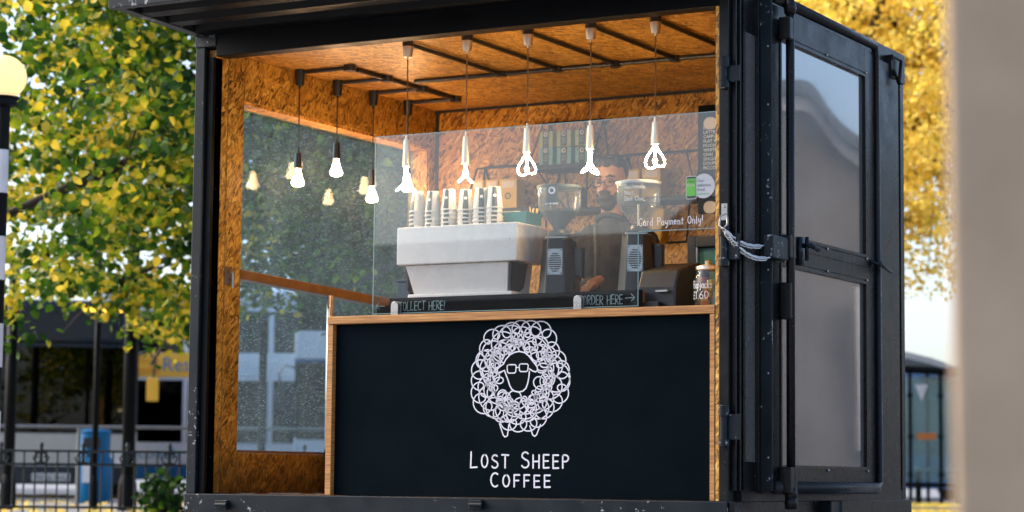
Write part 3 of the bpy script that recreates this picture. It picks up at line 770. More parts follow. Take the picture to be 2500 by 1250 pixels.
capo = [(310,408),(312,382),(335,362),(352,350),(368,318),(395,288),(425,272),(458,266),(492,274),(520,296),(545,330),(560,348),(575,370),(578,392),(565,402),(545,396),(524,382)]
face = [(360,398),(370,425),(382,455),(392,490),(405,515),(425,530),(452,536),(480,530),(500,512),(512,480),(520,440),(524,400)]
hd = MB(); poly = [z8(*p) for p in capo]+[z8(*p) for p in reversed(face)]
hd.quad(*[PF(x, y, .0006) for x, y in poly]); part(hd, 'sheep_face', M['board_black'], counter)
ol = MB(); P2 = FR(YP-.0010)
ol.ribbon([z8(*p) for p in capo], .0062, P2); ol.ribbon([z8(*p) for p in face], .0066, P2); ol.ribbon([z8(310,410),z8(335,402),z8(360,392)], .006, P2)
for (a, c, d, e) in ((376,354,436,410), (456,349,516,400)):
    rc_ = [(a+8,c),(d-8,c),(d,c+8),(d-3,e-8),(d-12,e),(a+10,e),(a+2,e-8),(a,c+10)]; ol.ribbon([z8(*p) for p in rc_], .0056, P2, closed=True)
ol.ribbon([z8(436,374), z8(456,372)], .0050, P2)
ol.ribbon([z8(325,745),z8(350,822),z8(362,834),z8(378,826),z8(388,750)], .006, P2); ol.ribbon([z8(527,760),z8(545,820),z8(560,830),z8(572,818),z8(597,752)], .006, P2)
part(ol, 'sheep_outline', M['print_white'], counter)
random.seed(3)
def letter_parts(txt, x0, x1, z0_, h, track, caps, par):
    tot = 0; first = True; lay = []
    for ch in txt:
        sc = 1 if first else caps; lay.append((ch, tot, sc)); tot += (G[ch][0]*(sc if ch != ' ' else 1)+track)*h; first = ch == ' '
    k = (x1-x0)/(tot-track*h)
    for ch, x, sc in lay:
        if ch == ' ': continue
        mb = MB(); j = random.uniform(-.02, .02)
        for pl in G[ch][1]: mb.ribbon([(x0+(x+a*sc*h)*k, z0_+b_*sc*h+j*h) for a, b_ in pl], .0078, PF)
        part(mb, 'letter', M['print_white'], par)
a_, b_ = at(1149,1141,'Y',YP), at(1388,1139,'Y',YP); letter_parts('LOST SHEEP', a_.x, b_.x, a_.z, .072, .30, .84, counter)
a_, b_ = at(1198,1188,'Y',YP), at(1343,1187,'Y',YP); letter_parts('COFFEE', a_.x, b_.x, a_.z, .064, .34, .86, counter)

# ------------------------------------------------------------------ glass screen
screen = thing('glass_screen', 'clear glass screen clamped along the counter front', 'glass screen', (1.1,.03,ZC))
def spart(mb, n, m_, par=screen, **k):
    o = mb.build(n, m_, None, **k); o.parent = par; o.matrix_parent_inverse = Matrix.Translation(-par.location); return o
YG = .022
gb = MB(); polyg = [(1.092,ZC+.008),(2.530,ZC+.008),(2.530,1.548),(2.924,1.548),(2.924,2.079),(1.092,2.079)]
gb.prism(polyg, lambda a, c: (a, YG, c), lambda a, c: (a, YG+.006, c)); spart(gb, 'pane', M['glass'])
eb = MB()
for a, c in zip(polyg, polyg[1:]+polyg[:1]):
    eb.tube([(a[0],YG+.003,a[1]),(c[0],YG+.003,c[1])], .0024, 4)
spart(eb, 'pane_edge', M['glass_edge'])
for px in (960, 1407):
    p = at(px, 755 if px < 1000 else 740, 'Y', 0)
    b = MB(); b.prism([(p.x-.020,ZC),(p.x+.020,ZC)]+arc(p.x,ZC+.045,.020,.020,0,180,8), lambda a, c: (a,YG-.012,c), lambda a, c: (a,YG-.001,c))
    b.tube([(p.x-.009,YG-.014,ZC+.014),(p.x-.009,YG-.011,ZC+.014)], .004); b.tube([(p.x+.009,YG-.014,ZC+.014),(p.x+.009,YG-.011,ZC+.014)], .004)
    b.prism([(p.x-.012,ZC),(p.x+.022,ZC)]+arc(p.x+.005,ZC+.045,.020,.020,0,180,8), lambda a, c: (a,YG+.007,c), lambda a, c: (a,YG+.02,c))
    spart(b, 'clamp', M['chrome'], bevel=.001)
random.seed(11)
hw = MB(); a_, b_ = at(1560,552,'Y',YG-.001), at(1716,548,'Y',YG-.001)
stroke_text(hw, 'Card Payment Only!', a_.x, a_.z, .034, .0034, FR(YG-.001), track=.20, jit=.012, width=b_.x-a_.x, bounce=.04)
spart(hw, 'handwriting', M['chalk'])
# stickers on the glass
ph = thing('phone_sticker', 'green phone shaped delivery sticker on the glass screen', 'sticker', (0,0,0))
p0, p1 = at(1675,487,'Y',YG), at(1701,429,'Y',YG)
def rrect(x0, z0_, x1, z1_, r): return arc(x1-r,z1_-r,r,r,0,90,4)+arc(x0+r,z1_-r,r,r,90,180,4)+arc(x0+r,z0_+r,r,r,180,270,4)+arc(x1-r,z0_+r,r,r,270,360,4)
def plate(mb, poly, y, t=.0008): mb.prism(poly, lambda a, c: (a,y,c), lambda a, c: (a,y-t,c)); return mb
part(plate(MB(), rrect(p0.x,p0.z,p1.x,p1.z,.008), YG-.001), 'sticker_edge', M['label_white'], ph)
part(plate(MB(), rrect(p0.x+.003,p0.z+.003,p1.x-.003,p1.z-.003,.006), YG-.002), 'phone_body', M['print_dark'], ph)
part(plate(MB(), rrect(p0.x+.004,p0.z+.014,p1.x-.004,p1.z-.012,.001), YG-.003), 'phone_screen', M['uber'], ph)
wd = p1.x-p0.x-.014
font_text('lettering', 'Uber', .018, M['print_dark'], ph, frame_mat((p0.x+.007,YG-.0045,p0.z+.075),(1,0,0),(0,0,1)), wd)
font_text('lettering', 'Eats', .018, M['label_white'], ph, frame_mat((p0.x+.007,YG-.0045,p0.z+.058),(1,0,0),(0,0,1)), wd)
rs = thing('round_sticker', 'round grey sticker with small writing beside the green phone sticker', 'sticker', (0,0,0))
pc = at(1718,454,'Y',YG)
part(plate(MB(), arc(pc.x,pc.z,.056,.056,0,360,32)[:-1], YG-.0002, .0006), 'sticker_disc', M['grey_sticker'], rs)
for k, tx in enumerate(('Our', 'delicious', 'food.')):
    font_text('lettering', tx, .019, M['print_dark'], rs, frame_mat((pc.x-.030,YG-.0016,pc.z+.018-k*.020),(1,0,0),(0,0,1)))
font_text('lettering', 'Delivered.', .015, M['uber'], rs, frame_mat((pc.x-.030,YG-.0016,pc.z-.040),(1,0,0),(0,0,1)))
# chalk signs behind the glass
def chalk_sign(x0, x1, label, txt, tx, tw, zt_):
    t = thing('chalk_sign', label, 'sign', (0,0,0))
    part(MB().box((x0,.05,ZC+.001),(x1,.062,zt_)), 'sign_board', M['board_black'], t, bevel=.001)
    b = MB(); stroke_text(b, txt, tx, ZC+.022, .042, .0038, FR(.049), track=.16, width=tw, jit=.015, bounce=.05); part(b, 'chalk_lettering', M['chalk_dim'], t)
    return t
a_, b_ = at(975,752,'Y',.05), at(1086,750,'Y',.05)
t = chalk_sign(1.17, 2.19, 'long black sign chalked with collect here behind the left clamp', 'COLLECT HERE!', a_.x, b_.x-a_.x, ZC+.085)
b = MB(); q = at(918,748,'Y',.05); b.ribbon([(q.x+.0,q.z),(q.x+.05,q.z+.0)], .0035, FR(.049)); b.ribbon([(q.x+.016,q.z+.016),(q.x,q.z),(q.x+.02,q.z-.014)], .0035, FR(.049)); 
part(MB().box((1.10,.05,ZC+.001),(1.168,.062,ZC+.05)), 'sign_board', M['board_black'], t); part(b, 'chalk_arrow', M['chalk_dim'], t)
a_, b_ = at(1424,740,'Y',.05), at(1520,737,'Y',.05)
t = chalk_sign(2.195, 2.535, 'short black sign chalked with order here beside the right clamp', 'ORDER HERE', a_.x, b_.x-a_.x, ZC+.085)
b = MB(); q0, q1 = at(1527,728,'Y',.05), at(1550,726,'Y',.05); b.ribbon([(q0.x,q0.z),(q1.x,q1.z)], .004, FR(.049)); b.ribbon([(q1.x-.018,q1.z+.016),(q1.x,q1.z),(q1.x-.018,q1.z-.016)], .004, FR(.049)); part(b, 'chalk_arrow', M['chalk_dim'], t)

# ------------------------------------------------------------------ pendant lamps and conduit
ZCE = 2.604
BC = [(-.005,0,0),(-.010,.0,-.018),(-.024,.002,-.04),(-.040,.003,-.066),(-.046,.006,-.088),(-.038,.026,-.106),(-.016,.042,-.114),(.006,.034,-.104),(.010,.016,-.086),(.003,.007,-.068),(.001,.005,-.04),(.005,.005,-.018),(.006,.005,0)]
def catmull(P, n=5):
    P = [Vector(p) for p in P]; out = []
    for i in range(len(P)-1):
        p0, p1, p2, p3 = P[max(i-1,0)], P[i], P[i+1], P[min(i+2,len(P)-1)]
        for k in range(n):
            t = k/n; out.append(.5*((2*p1)+(p2-p0)*t+(2*p0-5*p1+4*p2-p3)*t*t+(3*p1-p0-3*p2+p3)*t**3))
    return out+[P[-1]]
brass_lbl = ['brass pendant lamp nearest the glazed left wall, above the leftmost cups', 'second brass pendant lamp from the left, above the cup stacks', 'middle brass pendant lamp of the front row of five', 'brass pendant lamp in front of the barista\'s forehead', 'rightmost brass pendant lamp, next to the menu board side']
for k, (px, yt, hy0, hy1, by) in enumerate(((995,100,340,407,470),(1141,88,332,400,448),(1288,70,312,373,430),(1440,57,305,365,427),(1600,40,297,352,413))):
    x = 1.107+k*.345; y = .29
    L_ = thing('pendant_lamp', brass_lbl[k], 'lamp', (x, y, ZCE), 0, 'brass pendant lamps in the front row')
    ap = MB().lathe([(.028,-.0),(.028,-.028),(.0,-.028)], seg=20).build('ceiling_rose', M['black_plastic'], L_, smooth=False)
    cu = MB().lathe([(.027,-.029),(.0265,-.05),(.021,-.083),(.006,-.083),(.005,-.095),(0,-.095)], seg=20).build('brass_cup', M['brass'], L_, smooth=True); smooth_angle(cu)
    zh0 = at(px,hy0,'Y',y).z-ZCE; zh1 = at(px,hy1,'Y',y).z-ZCE
    MB().tube([(0,0,-.09),(.001,0,zh0/2),(0,0,zh0)], .0035, 6).build('cord', M['cord_brown'], L_)
    smooth_angle(MB().lathe([(0,zh0+.024),(.0055,zh0+.022),(.006,zh0),(.015,zh0-.003),(.0165,zh0-.02),(.021,zh1),(.0,zh1)], seg=18).build('holder', M['brass'], L_))
    sc = ((zh1-(at(px,by,'Y',y).z-ZCE))-.004)/.118
    bm_ = MB()
    for s_ in (1, -1): bm_.tube(catmull([(p[0]*s_*sc, p[1]*s_*sc, p[2]*sc+zh1) for p in BC]), .0042*sc, 8)
    bo = bm_.build('bulb', M['bulb'], L_, smooth=True)
    bo.rotation_euler.z = YAW+(1.45, 1.35, .15, 1.7, .1)[k]
black_lbl = ['black pendant lamp nearest the open front, close to the left wall', 'second black pendant lamp from the front along the left wall', 'third black pendant lamp along the left wall, its bulb hanging lowest', 'rearmost black pendant lamp, behind the first brass lamp']
for k, (px, cy, hy0, hy1, by) in enumerate(((733,180,372,412,455),(826,200,347,388,430),(910,225,414,456,494),(993,247,385,425,468))):
    x = .148; y = (.73,1.10,1.47,1.845)[k]
    L_ = thing('pendant_lamp', black_lbl[k], 'lamp', (x, y, ZCE), 0, 'black pendant lamps along the left wall')
    smooth_angle(MB().lathe([(.029,0),(.029,-.03),(.022,-.085),(.006,-.087),(.005,-.1),(0,-.1)], seg=20).build('ceiling_cup', M['black_plastic'], L_))
    zh0 = at(px,hy0,'Y',y).z-ZCE; zh1 = at(px,hy1,'Y',y).z-ZCE
    MB().tube([(0,0,-.09),(0,0,zh0)], .0035, 6).build('cord', M['black_plastic'], L_)
    smooth_angle(MB().lathe([(0,zh0+.02),(.005,zh0+.018),(.006,zh0),(.018,zh0-.003),(.022,zh1),(0,zh1)], seg=18).build('holder', M['black_plastic'], L_))
    hb = zh1-(at(px,by,'Y',y).z-ZCE)
    MB().lathe([(.013,zh1),(.016,zh1-hb*.2),(.026,zh1-hb*.55),(.035,zh1-hb*.8),(.030,zh1-hb*.93),(.014,zh1-hb),(0,zh1-hb)], seg=18).build('bulb', M['bulb2'], L_, smooth=True)
con = thing('lighting_conduit', 'black tubular conduit run across the chipboard ceiling', 'conduit', (0,0,ZCE))
def cpart(mb, n): return spart(mb, n, M['black_plastic'], con, smooth=False)
ZT = ZCE-.014
cpart(MB().tube([(.56,1.25,ZT),(2.92,1.25,ZT)], .0125, 10), 'tube')
for k in range(5):
    x = 1.107+k*.345; cpart(MB().tube([(x,.31,ZT),(x,1.24,ZT)], .0115, 10), 'tube'); cpart(MB().lathe([(.03,-.0),(.03,-.03),(0,-.03)], (x,1.25,ZCE), 12), 'junction_box')
cpart(MB().tube([(.47,.80,ZT),(.47,1.86,ZT)], .0125, 10), 'tube')
for y in (.73,1.10,1.47,1.845):
    yy = y+.06; cpart(MB().tube([(.17,y,ZT),(.46,y,ZT)], .0115, 10), 'tube'); cpart(MB().lathe([(.034,0),(.034,-.032),(0,-.032)], (.47,y,ZCE), 12), 'junction_box')
# ------------------------------------------------------------------ espresso machine
YM = .20
mach = thing('espresso_machine', 'large white espresso machine standing on the left half of the counter', 'coffee machine', (0,0,0))
a_ = at(969,557,'Y',YM); c_ = at(1262,540,'Y',YM); d_ = at(969,651,'Y',YM); e_ = at(1262,632,'Y',YM)
x0, x1 = a_.x, c_.x; zt_, zb_ = (a_.z+c_.z)/2, (d_.z+e_.z)/2
YMB = at(1331,565,'X',x1).y; YMB = min(YMB, .80)
part(MB().box((x0,YM,zb_),(x1,YMB,zt_)), 'upper_housing', M['white_paint'], mach, bevel=.006)
l0, l1 = at(992,655,'Y',YM+.03).x, at(1243,640,'Y',YM+.03).x
m0, m1 = at(1008,724,'Y',YM+.05).x, at(1236,714,'Y',YM+.05).x; zl = at(1120,716,'Y',YM+.05).z
part(MB().hexa([(m0,YM+.06,zl),(m1,YM+.06,zl),(m1+.03,YMB-.06,zl),(m0,YMB-.06,zl),(l0,YM+.02,zb_-.002),(l1,YM+.02,zb_-.002),(l1,YMB-.02,zb_-.002),(l0,YMB-.02,zb_-.002)]), 'rear_cover', M['white_paint'], mach, bevel=.004)
part(MB().hexa([(m1+.006,YM+.062,zl),(m1+.016,YM+.062,zl),(m1+.016,YMB-.1,zl),(m1+.006,YMB-.1,zl),(l1+.006,YM+.022,zb_-.004),(l1+.016,YM+.022,zb_-.004),(l1+.016,YMB-.1,zb_-.004),(l1+.006,YMB-.1,zb_-.004)]), 'side_trim', M['black_plastic'], mach)
bl0, bl1 = at(994,728,'Y',YM).x, at(1250,716,'Y',YM).x
part(MB().box((bl0,YM,zl-.028),(bl1,YMB,zl-.001)), 'base_tray', M['white_paint'], mach, bevel=.008)
for xx in (bl0+.05, bl1-.05):
    for yy in (YM+.05, YMB-.06): part(MB().lathe([(.022,0),(.018,zl-.029-ZC)], (xx,yy,ZC), 12), 'foot', M['chrome'], mach)
part(MB().ellipsoid((x1-.04,YM-.001,zt_-.08),(.003,.002,.003),8,4), 'screw', M['black_plastic'], mach)
part(MB().box((l0-.015,YM+.05,zl+.02),(l0-.002,YMB-.1,zb_-.003)), 'side_trim', M['black_plastic'], mach)
# cups
def cup_proto():
    c = thing('paper_cup', 'x', 'cup', (0,0,0), 0, 'upturned paper cups stacked on the espresso machine')
    H, rt_, rb_ = .106, .0285, .041
    o = MB().lathe([(0,H-.008),(rt_-.002,H-.008),(rt_-.002,H),(rt_,H),(rb_-.001,.006),(rb_+.0022,.006),(rb_+.003,.003),(rb_+.0018,0),(rb_-.002,0),(rt_-.003,H-.012)], seg=28).build('cup_body', M['paper'], c); smooth_angle(o, 50)
    b = MB(); seg = 6; w_ = .36
    for k in range(seg):
        t0, t1 = -PI/2-w_+2*w_*k/seg, -PI/2-w_+2*w_*(k+1)/seg
        P = lambda t, f: ((rb_+(rt_-rb_)*f+.0007)*math.cos(t), (rb_+(rt_-rb_)*f+.0007)*math.sin(t), .006+(H-.006)*f)
        b.quad(P(t0,.02), P(t1,.02), P(t1,.97), P(t0,.97))
    b.build('dark_band', M['print_dark'], c)
    b = MB(); f0 = .55; R_ = rb_+(rt_-rb_)*f0+.0015
    for k in range(10):
        a0, a1 = 2*PI*k/10, 2*PI*(k+1)/10; q = .0085
        b.quad((0,-R_-.0004,.006+(H-.006)*f0), (q*math.cos(a0),-R_+.0002,.006+(H-.006)*f0+q*math.sin(a0)), (q*math.cos(a1),-R_+.0002,.006+(H-.006)*f0+q*math.sin(a1)))
    b.build('round_emblem', M['print_white'], c)
    b = MB()
    for k in range(14):
        t = random.uniform(-1.2, 1.9); f = random.uniform(.1,.92); P = lambda t, f: ((rb_+(rt_-rb_)*f+.0008)*math.cos(t), (rb_+(rt_-rb_)*f+.0008)*math.sin(t), .006+(H-.006)*f)
        b.quad(P(t,f), P(t+.12,f), P(t+.10,f+.03), P(t-.02,f+.02))
    b.build('speckle_print', M['chalk_dim'], c); return c
proto = cup_proto(); first = True
ords = ['topmost', 'second from the top', 'middle', 'second from the bottom', 'bottom']
stk = ['the leftmost cup stack', 'the second cup stack from the left', 'the third cup stack from the left', 'the fourth cup stack from the left', 'the fifth cup stack from the left', 'the rightmost cup stack, beside the teal box']
tops = (468, 468, 463, 464, 460, 457)
for s_, (px, rot) in enumerate(((1020,-.9),(1057,-.55),(1096,-.35),(1137,.0),(1174,.05),(1207,.0))):
    X = at(px,540,'Y',.32).x; n = (5,5,5,5,5,5)[s_]
    ztop = at(px,tops[s_],'Y',.32).z; dz_ = (ztop-.106-zt_)/(n-1)
    dz_ = max(.012, min(.024, dz_))
    for k in range(n):
        c = proto if first else copy_tree(proto); first = False
        c.location = (X+random.uniform(-.001,.001), .32, zt_+.0005+k*dz_); c.rotation_euler.z = YAW+rot+random.uniform(-.08,.08)
        c['label'] = '%s upturned paper cup in %s' % (ords[n-1-k], stk[s_])
# teal box, straw cup, packet behind
p0, p1 = at(1218,547,'Y',.42), at(1288,515,'Y',.42)
t = thing('card_box', 'open teal box beside the rightmost cup stack on the machine', 'box')
b = MB(); X0, X1, Z0, Z1 = p0.x, p1.x, zt_+.001, zt_+.075
b.box((X0,.40,Z0),(X1,.404,Z1)).box((X0,.56,Z0),(X1,.564,Z1)).box((X0,.404,Z0),(X0+.003,.56,Z1)).box((X1-.003,.404,Z0),(X1,.56,Z1)).box((X0+.003,.404,Z0),(X1-.003,.56,Z0+.003)); part(b, 'box_body', M['teal'], t)
part(MB().box((X0+.02,.42,Z1-.02),(X1-.05,.54,Z1+.006)), 'card_stack', M['label_white'], t)
t = thing('straw_cup', 'small paper cup holding wooden stirrers right of the teal box', 'cup'); p = at(1302,545,'Y',.60)
part(MB().lathe([(.028,0),(.036,.075),(.038,.078),(.034,.076)], (p.x,.60,zt_+.001), 20), 'cup_body', M['paper'], t, smooth=True)
for k in range(14):
    a = random.uniform(0,6.28); r_ = random.uniform(0,.02); q = Vector((p.x+r_*math.cos(a), .60+r_*math.sin(a), zt_+.03))
    part(MB().tube([q, q+Vector((math.cos(a)*.015, math.sin(a)*.015, random.uniform(.065,.09)))], .0022, 5), 'stirrer', M['yellow_card'], t)
t = thing('snack_packet', 'small orange packet on the back corner of the espresso machine', 'packet'); p = at(1322,550,'Y',.66)
part(MB().ellipsoid((p.x,.66,zt_+.012),(.035,.03,.012),10,6), 'packet_body', M['orange'], t, smooth=True)
t = thing('storage_tub', 'dark blue tub standing left of the espresso machine', 'tub')
p0, p1 = at(978,738,'Y',.40), at(1003,690,'Y',.40); part(MB().box((p0.x,.36,ZC+.001),(p1.x+.02,.50,p1.z)), 'tub_body', M['navy'], t, bevel=.008)
part(MB().box((p0.x-.004,.356,p1.z+.001),(p1.x+.024,.504,p1.z+.012)), 'tub_rim', M['navy'], t, bevel=.003)

# ------------------------------------------------------------------ grinders
def grinder(px_c, ytop, ybody, label, beans):
    Y = .28; c = at(px_c, 700, 'Y', Y); t = thing('coffee_grinder', label, 'coffee grinder', (c.x, Y+.08, ZC), .28, 'coffee grinders on the counter')
    zb = at(px_c, ybody, 'Y', Y).z-ZC; zt = at(px_c, ytop, 'Y', Y).z-ZC
    oc = lambda wx, wy, z, ch: [( wx-ch,-wy,z),( wx,-wy+ch,z),( wx,wy,z),(-wx,wy,z),(-wx,-wy+ch,z),(-wx+ch,-wy,z)]
    b = MB(); lo, hi = oc(.098,.10,.018,.045), oc(.070,.085,zb,.035); n = len(b.v); b.v += lo+hi
    for k in range(6): j = (k+1) % 6; b.f.append((k,j,6+j,6+k)); b.m.append(0)
    b.f.append((5,4,3,2,1,0)); b.f.append((6,7,8,9,10,11)); b.m += [0,0]; b.build('grinder_body', M['black_plastic'], t, bevel=.006)
    MB().box((-.102,-.10,0),(.102,.12,.0175)).build('base', M['black_plastic'], t, bevel=.004)
    MB().box((-.055,-.06,zb+.0005),(.055,.06,zb+.012)).build('top_cap', M['chrome'], t, bevel=.003)
    smooth_angle(MB().lathe([(.05,zb+.012),(.055,zb+.03),(.045,zb+.045),(.035,zb+.047),(0,zb+.047)], seg=20).build('burr_collar', M['black_plastic'], t))
    MB().box((.03,-.075,zb+.014),(.13,-.062,zb+.022)).build('lever', M['black_plastic'], t, bevel=.002)
    zc = zb+.046; hgt = zt-zc
    smooth_angle(MB().lathe([(.030,zc),(.036,zc+.02),(.096,zc+hgt*.42),(.103,zc+hgt*.55),(.105,zc+hgt*.94)], seg=36).build('hopper', M['hopper'], t), 50)
    smooth_angle(MB().lathe([(0,zc+hgt*.935),(.109,zc+hgt*.935),(.111,zc+hgt*.99),(.104,zc+hgt),(0,zc+hgt*1.005)], seg=36).build('hopper_lid', M['print_dark'] if beans else M['roof_grey'], t), 40)
    if beans: smooth_angle(MB().lathe([(.028,zc+.002),(.034,zc+.022),(.089,zc+hgt*.40),(0,zc+hgt*.43)], seg=28).build('coffee_beans', M['bean'], t))
    else: MB().tube([(.0,0,zc),(.0,0,zc+hgt*.5)], .006, 8).build('hopper_rod', M['brass'], t)
    # vent plate on the sloping front
    z0_, z1_ = zb*.52, zb*.86
    fy = lambda z: -.10+(.015)*(z-.018)/(zb-.018)-.0035
    vp = MB(); vp.hexa([(-.036,fy(z0_),z0_),(.036,fy(z0_),z0_),(.036,fy(z0_)+.003,z0_),(-.036,fy(z0_)+.003,z0_),(-.036,fy(z1_),z1_),(.036,fy(z1_),z1_),(.036,fy(z1_)+.003,z1_),(-.036,fy(z1_)+.003,z1_)])
    pl = vp.build('vent_plate', M['chrome'], t); zc2 = (z0_+z1_)/2-.006
    for k in range(9):
        zz = zc2+(k-4)*.0105; hw_ = math.sqrt(max(0,.034**2-((k-4)*.0075)**2))-.002
        s_ = MB().box((-hw_,fy(zz)-.0022,zz),(hw_,fy(zz)-.0002,zz+.0052)); o = s_.build('vent_slot', M['black_matt'], pl)
    for k in (-1, 1):
        for zz in (z0_+.006, z1_-.006): MB().ellipsoid((k*.030,fy(zz)-.001,zz),(.0035,.002,.0035),8,4).build('screw', M['black_plastic'], pl)
    # portafilter fork at the back right
    MB().box((.07,-.02,zb*.5),(.12,.05,zb*.9)).build('dosing_chute', M['black_plastic'], t, bevel=.01)
    return t, zc, hgt
g1, zc1, h1 = grinder(1345, 450, 582, 'left black coffee grinder with a bean filled hopper', True)
g2, zc2_, h2 = grinder(1540, 440, 572, 'right black coffee grinder with a handwritten note on its clear hopper', False)
def on_cyl(t_, R_, th0, z0_):
    return lambda a, c, h=0: ((R_+.001)*math.sin(th0+a/R_), -(R_+.001)*math.cos(th0+a/R_), z0_+c)
random.seed(5)
for k, (tx, wid) in enumerate((('Guatemala', .10), ('Nat.', .05), ('Dark Choc,', .10))):
    b = MB(); stroke_text(b, tx, 0, 0, .020, .0022, on_cyl(g2, .106, -.48, zc2_+h2*(.80-.135*k)), track=.14, width=wid, jit=.015); b.build('handwriting', M['chalk'], g2)
b = MB(); P = on_cyl(g1, .107, -.42, zc1+h1*.5)
for i in range(6): b.quad(P(.0+i*.01,0), P(.01+i*.01,0), P(.01+i*.01,.105), P(i*.01,.105))
b.build('hopper_label', M['print_dark'], g1)
b = MB(); P = on_cyl(g1, .108, -.42, zc1+h1*.5); b.ribbon([(.03+.014*math.cos(t*.3), .075+.014*math.sin(t*.3)) for t in range(22)], .008, P); b.build('hopper_emblem', M['print_white'], g1)
b = MB(); stroke_text(b, 'LETTS THE HOPPER'.replace('LETTS', 'LET'), 0, 0, .008, .0016, on_cyl(g1, .108, -.44, zc1+h1*.53), track=.2, width=.065); b.build('hopper_lettering', M['chalk'], g1)

# ------------------------------------------------------------------ shelves, boxes, menu board
YB = 2.25
def wire_shelf(label, x0, x1, z, zt_, dep, board=True):
    t = thing('wall_shelf', label, 'shelf'); r_ = .006
    sb = MB().box((x0,YB-dep,z-.028),(x1,YB-.004,z)); part(sb, 'shelf_board', M['black_matt'], t, bevel=.002)
    ins = .05
    b = MB(); A = (x0+ins,YB-dep+.03,zt_-.02); Bq = (x1-ins,YB-dep+.03,zt_-.02); Cq = (x1-ins*.2,YB-.01,zt_+.01); Dq = (x0+ins*.2,YB-.01,zt_+.01)
    b.tube([A,Bq,Cq,Dq], r_, 6, closed=True)
    for s_, e in (((x0-.03,YB-dep,z-.01),A), ((x1+.03,YB-dep,z-.01),Bq), ((x0-.03,YB-.01,z-.01),Dq), ((x1+.03,YB-.01,z-.01),Cq), ((x0+.10,YB-.01,z-.01),Dq), ((x1-.10,YB-.01,z-.01),Cq)): b.tube([s_, e], r_, 6)
    part(b, 'wire_frame', M['black_matt'], t)
    # hanging brackets below
    b = MB(); b.tube([(x0+.02,YB-dep+.01,z-.02),(x0+.12,YB-.01,z-.24)], r_, 6); b.tube([(x1-.02,YB-dep+.01,z-.02),(x1-.12,YB-.01,z-.24)], r_, 6); b.tube([(x0+.12,YB-.01,z-.24),(x1-.12,YB-.01,z-.24)], r_, 6)
    part(b, 'lower_bracket', M['black_matt'], t); return t
a_, b_ = at(1300,405,'Y',2.05), at(1440,390,'Y',2.05); zu = at(1370,400,'Y',2.05).z
wire_shelf('upper black wire framed shelf holding the green and blue tea boxes', a_.x, b_.x, zu, at(1370,300,'Y',2.2).z, .20)
a_, b_ = at(1140,514,'Y',2.05), at(1340,500,'Y',2.05); zl_ = at(1210,509,'Y',2.05).z
wire_shelf('lower left black wire framed shelf holding the yellow boxes', a_.x, b_.x, zl_, at(1220,408,'Y',2.2).z, .20)
a_, b_ = at(1490,486,'Y',2.05), at(1690,470,'Y',2.05); zr_ = at(1590,480,'Y',2.05).z
wire_shelf('lower right black wire framed shelf beside the menu board', a_.x, b_.x, zr_, at(1600,375,'Y',2.2).z, .20)
def pack(px0, px1, py0, z, mat, label, name, grp, band=True, Y=2.07, dep=.07):
    p0, p1 = at(px0, py0, 'Y', Y), at(px1, py0, 'Y', Y); t = thing(name, label, 'box', (0,0,0), 0, grp); h = p0.z-z
    part(MB().box((p0.x,Y,z+.001),(p1.x,Y+dep,z+h)), 'carton', M[mat], t, bevel=.002)
    xm = (p0.x+p1.x)/2; wq = (p1.x-p0.x)
    if band:
        part(MB().box((xm-wq*.22,Y-.0015,z+.003),(xm+wq*.22,Y-.0002,z+h-.002)), 'dark_label', M['print_dark'], t)
        b = MB(); b.ribbon([(xm+wq*.11*math.cos(a*.5), z+h*.8+wq*.11*math.sin(a*.5)) for a in range(14)], wq*.09, FR(Y-.002)); part(b, 'round_emblem', M['print_white'], t)
        b = MB()
        for k in range(3): b.ribbon([(xm-wq*.12, z+h*(.5-.12*k)), (xm+wq*.12, z+h*(.5-.12*k))], wq*.05, FR(Y-.002))
        part(b, 'small_print', M['chalk_dim'], t)
    else:
        part(MB().box((xm-wq*.36,Y-.0015,z+h*.70),(xm+wq*.36,Y-.0002,z+h*.93)), 'paper_label', M['label_white'], t)
        b = MB(); b.ribbon([(xm+wq*.14*math.cos(a*.5), z+h*.42+wq*.14*math.sin(a*.5)) for a in range(14)], wq*.06, FR(Y-.002)); part(b, 'round_emblem', M['print_dark'], t)
    return t
zmid = at(1370,358,'Y',2.07).z
side_ = ['left', 'middle', 'right']
for k, (u0, u1) in enumerate(((1316,1349),(1359,1394),(1404,1438))):
    pack(u0, u1, 360, zu, 'blue_card', 'pale blue tea box with dark label, %s one of the lower row' % side_[k], 'tea_box', 'tea boxes on the upper shelf')
    pack(u0, u1, 322-(k*3), zmid, 'green_card', 'pale green tea box with dark label, %s one of the upper row' % side_[k], 'tea_box', 'tea boxes on the upper shelf')
for (u0, u1, yt_, lb) in ((1152,1181,441,'leftmost yellow box on the lower left shelf, behind the cups'),(1185,1216,440,'middle yellow box on the lower left shelf'),(1219,1262,438,'largest yellow box with round emblem, nearest the left grinder')):
    pack(u0, u1, yt_, zl_, 'yellow_card', lb, 'yellow_box', 'yellow boxes on the lower shelves', False, dep=.1)
for (u0, u1, yt_, lb) in ((1531,1561,415,'narrower yellow box behind the barista\'s head'),(1567,1612,412,'tallest yellow box on the lower right shelf')):
    pack(u0, u1, yt_, zr_, 'yellow_card', lb, 'yellow_box', 'yellow boxes on the lower shelves', False, dep=.1)
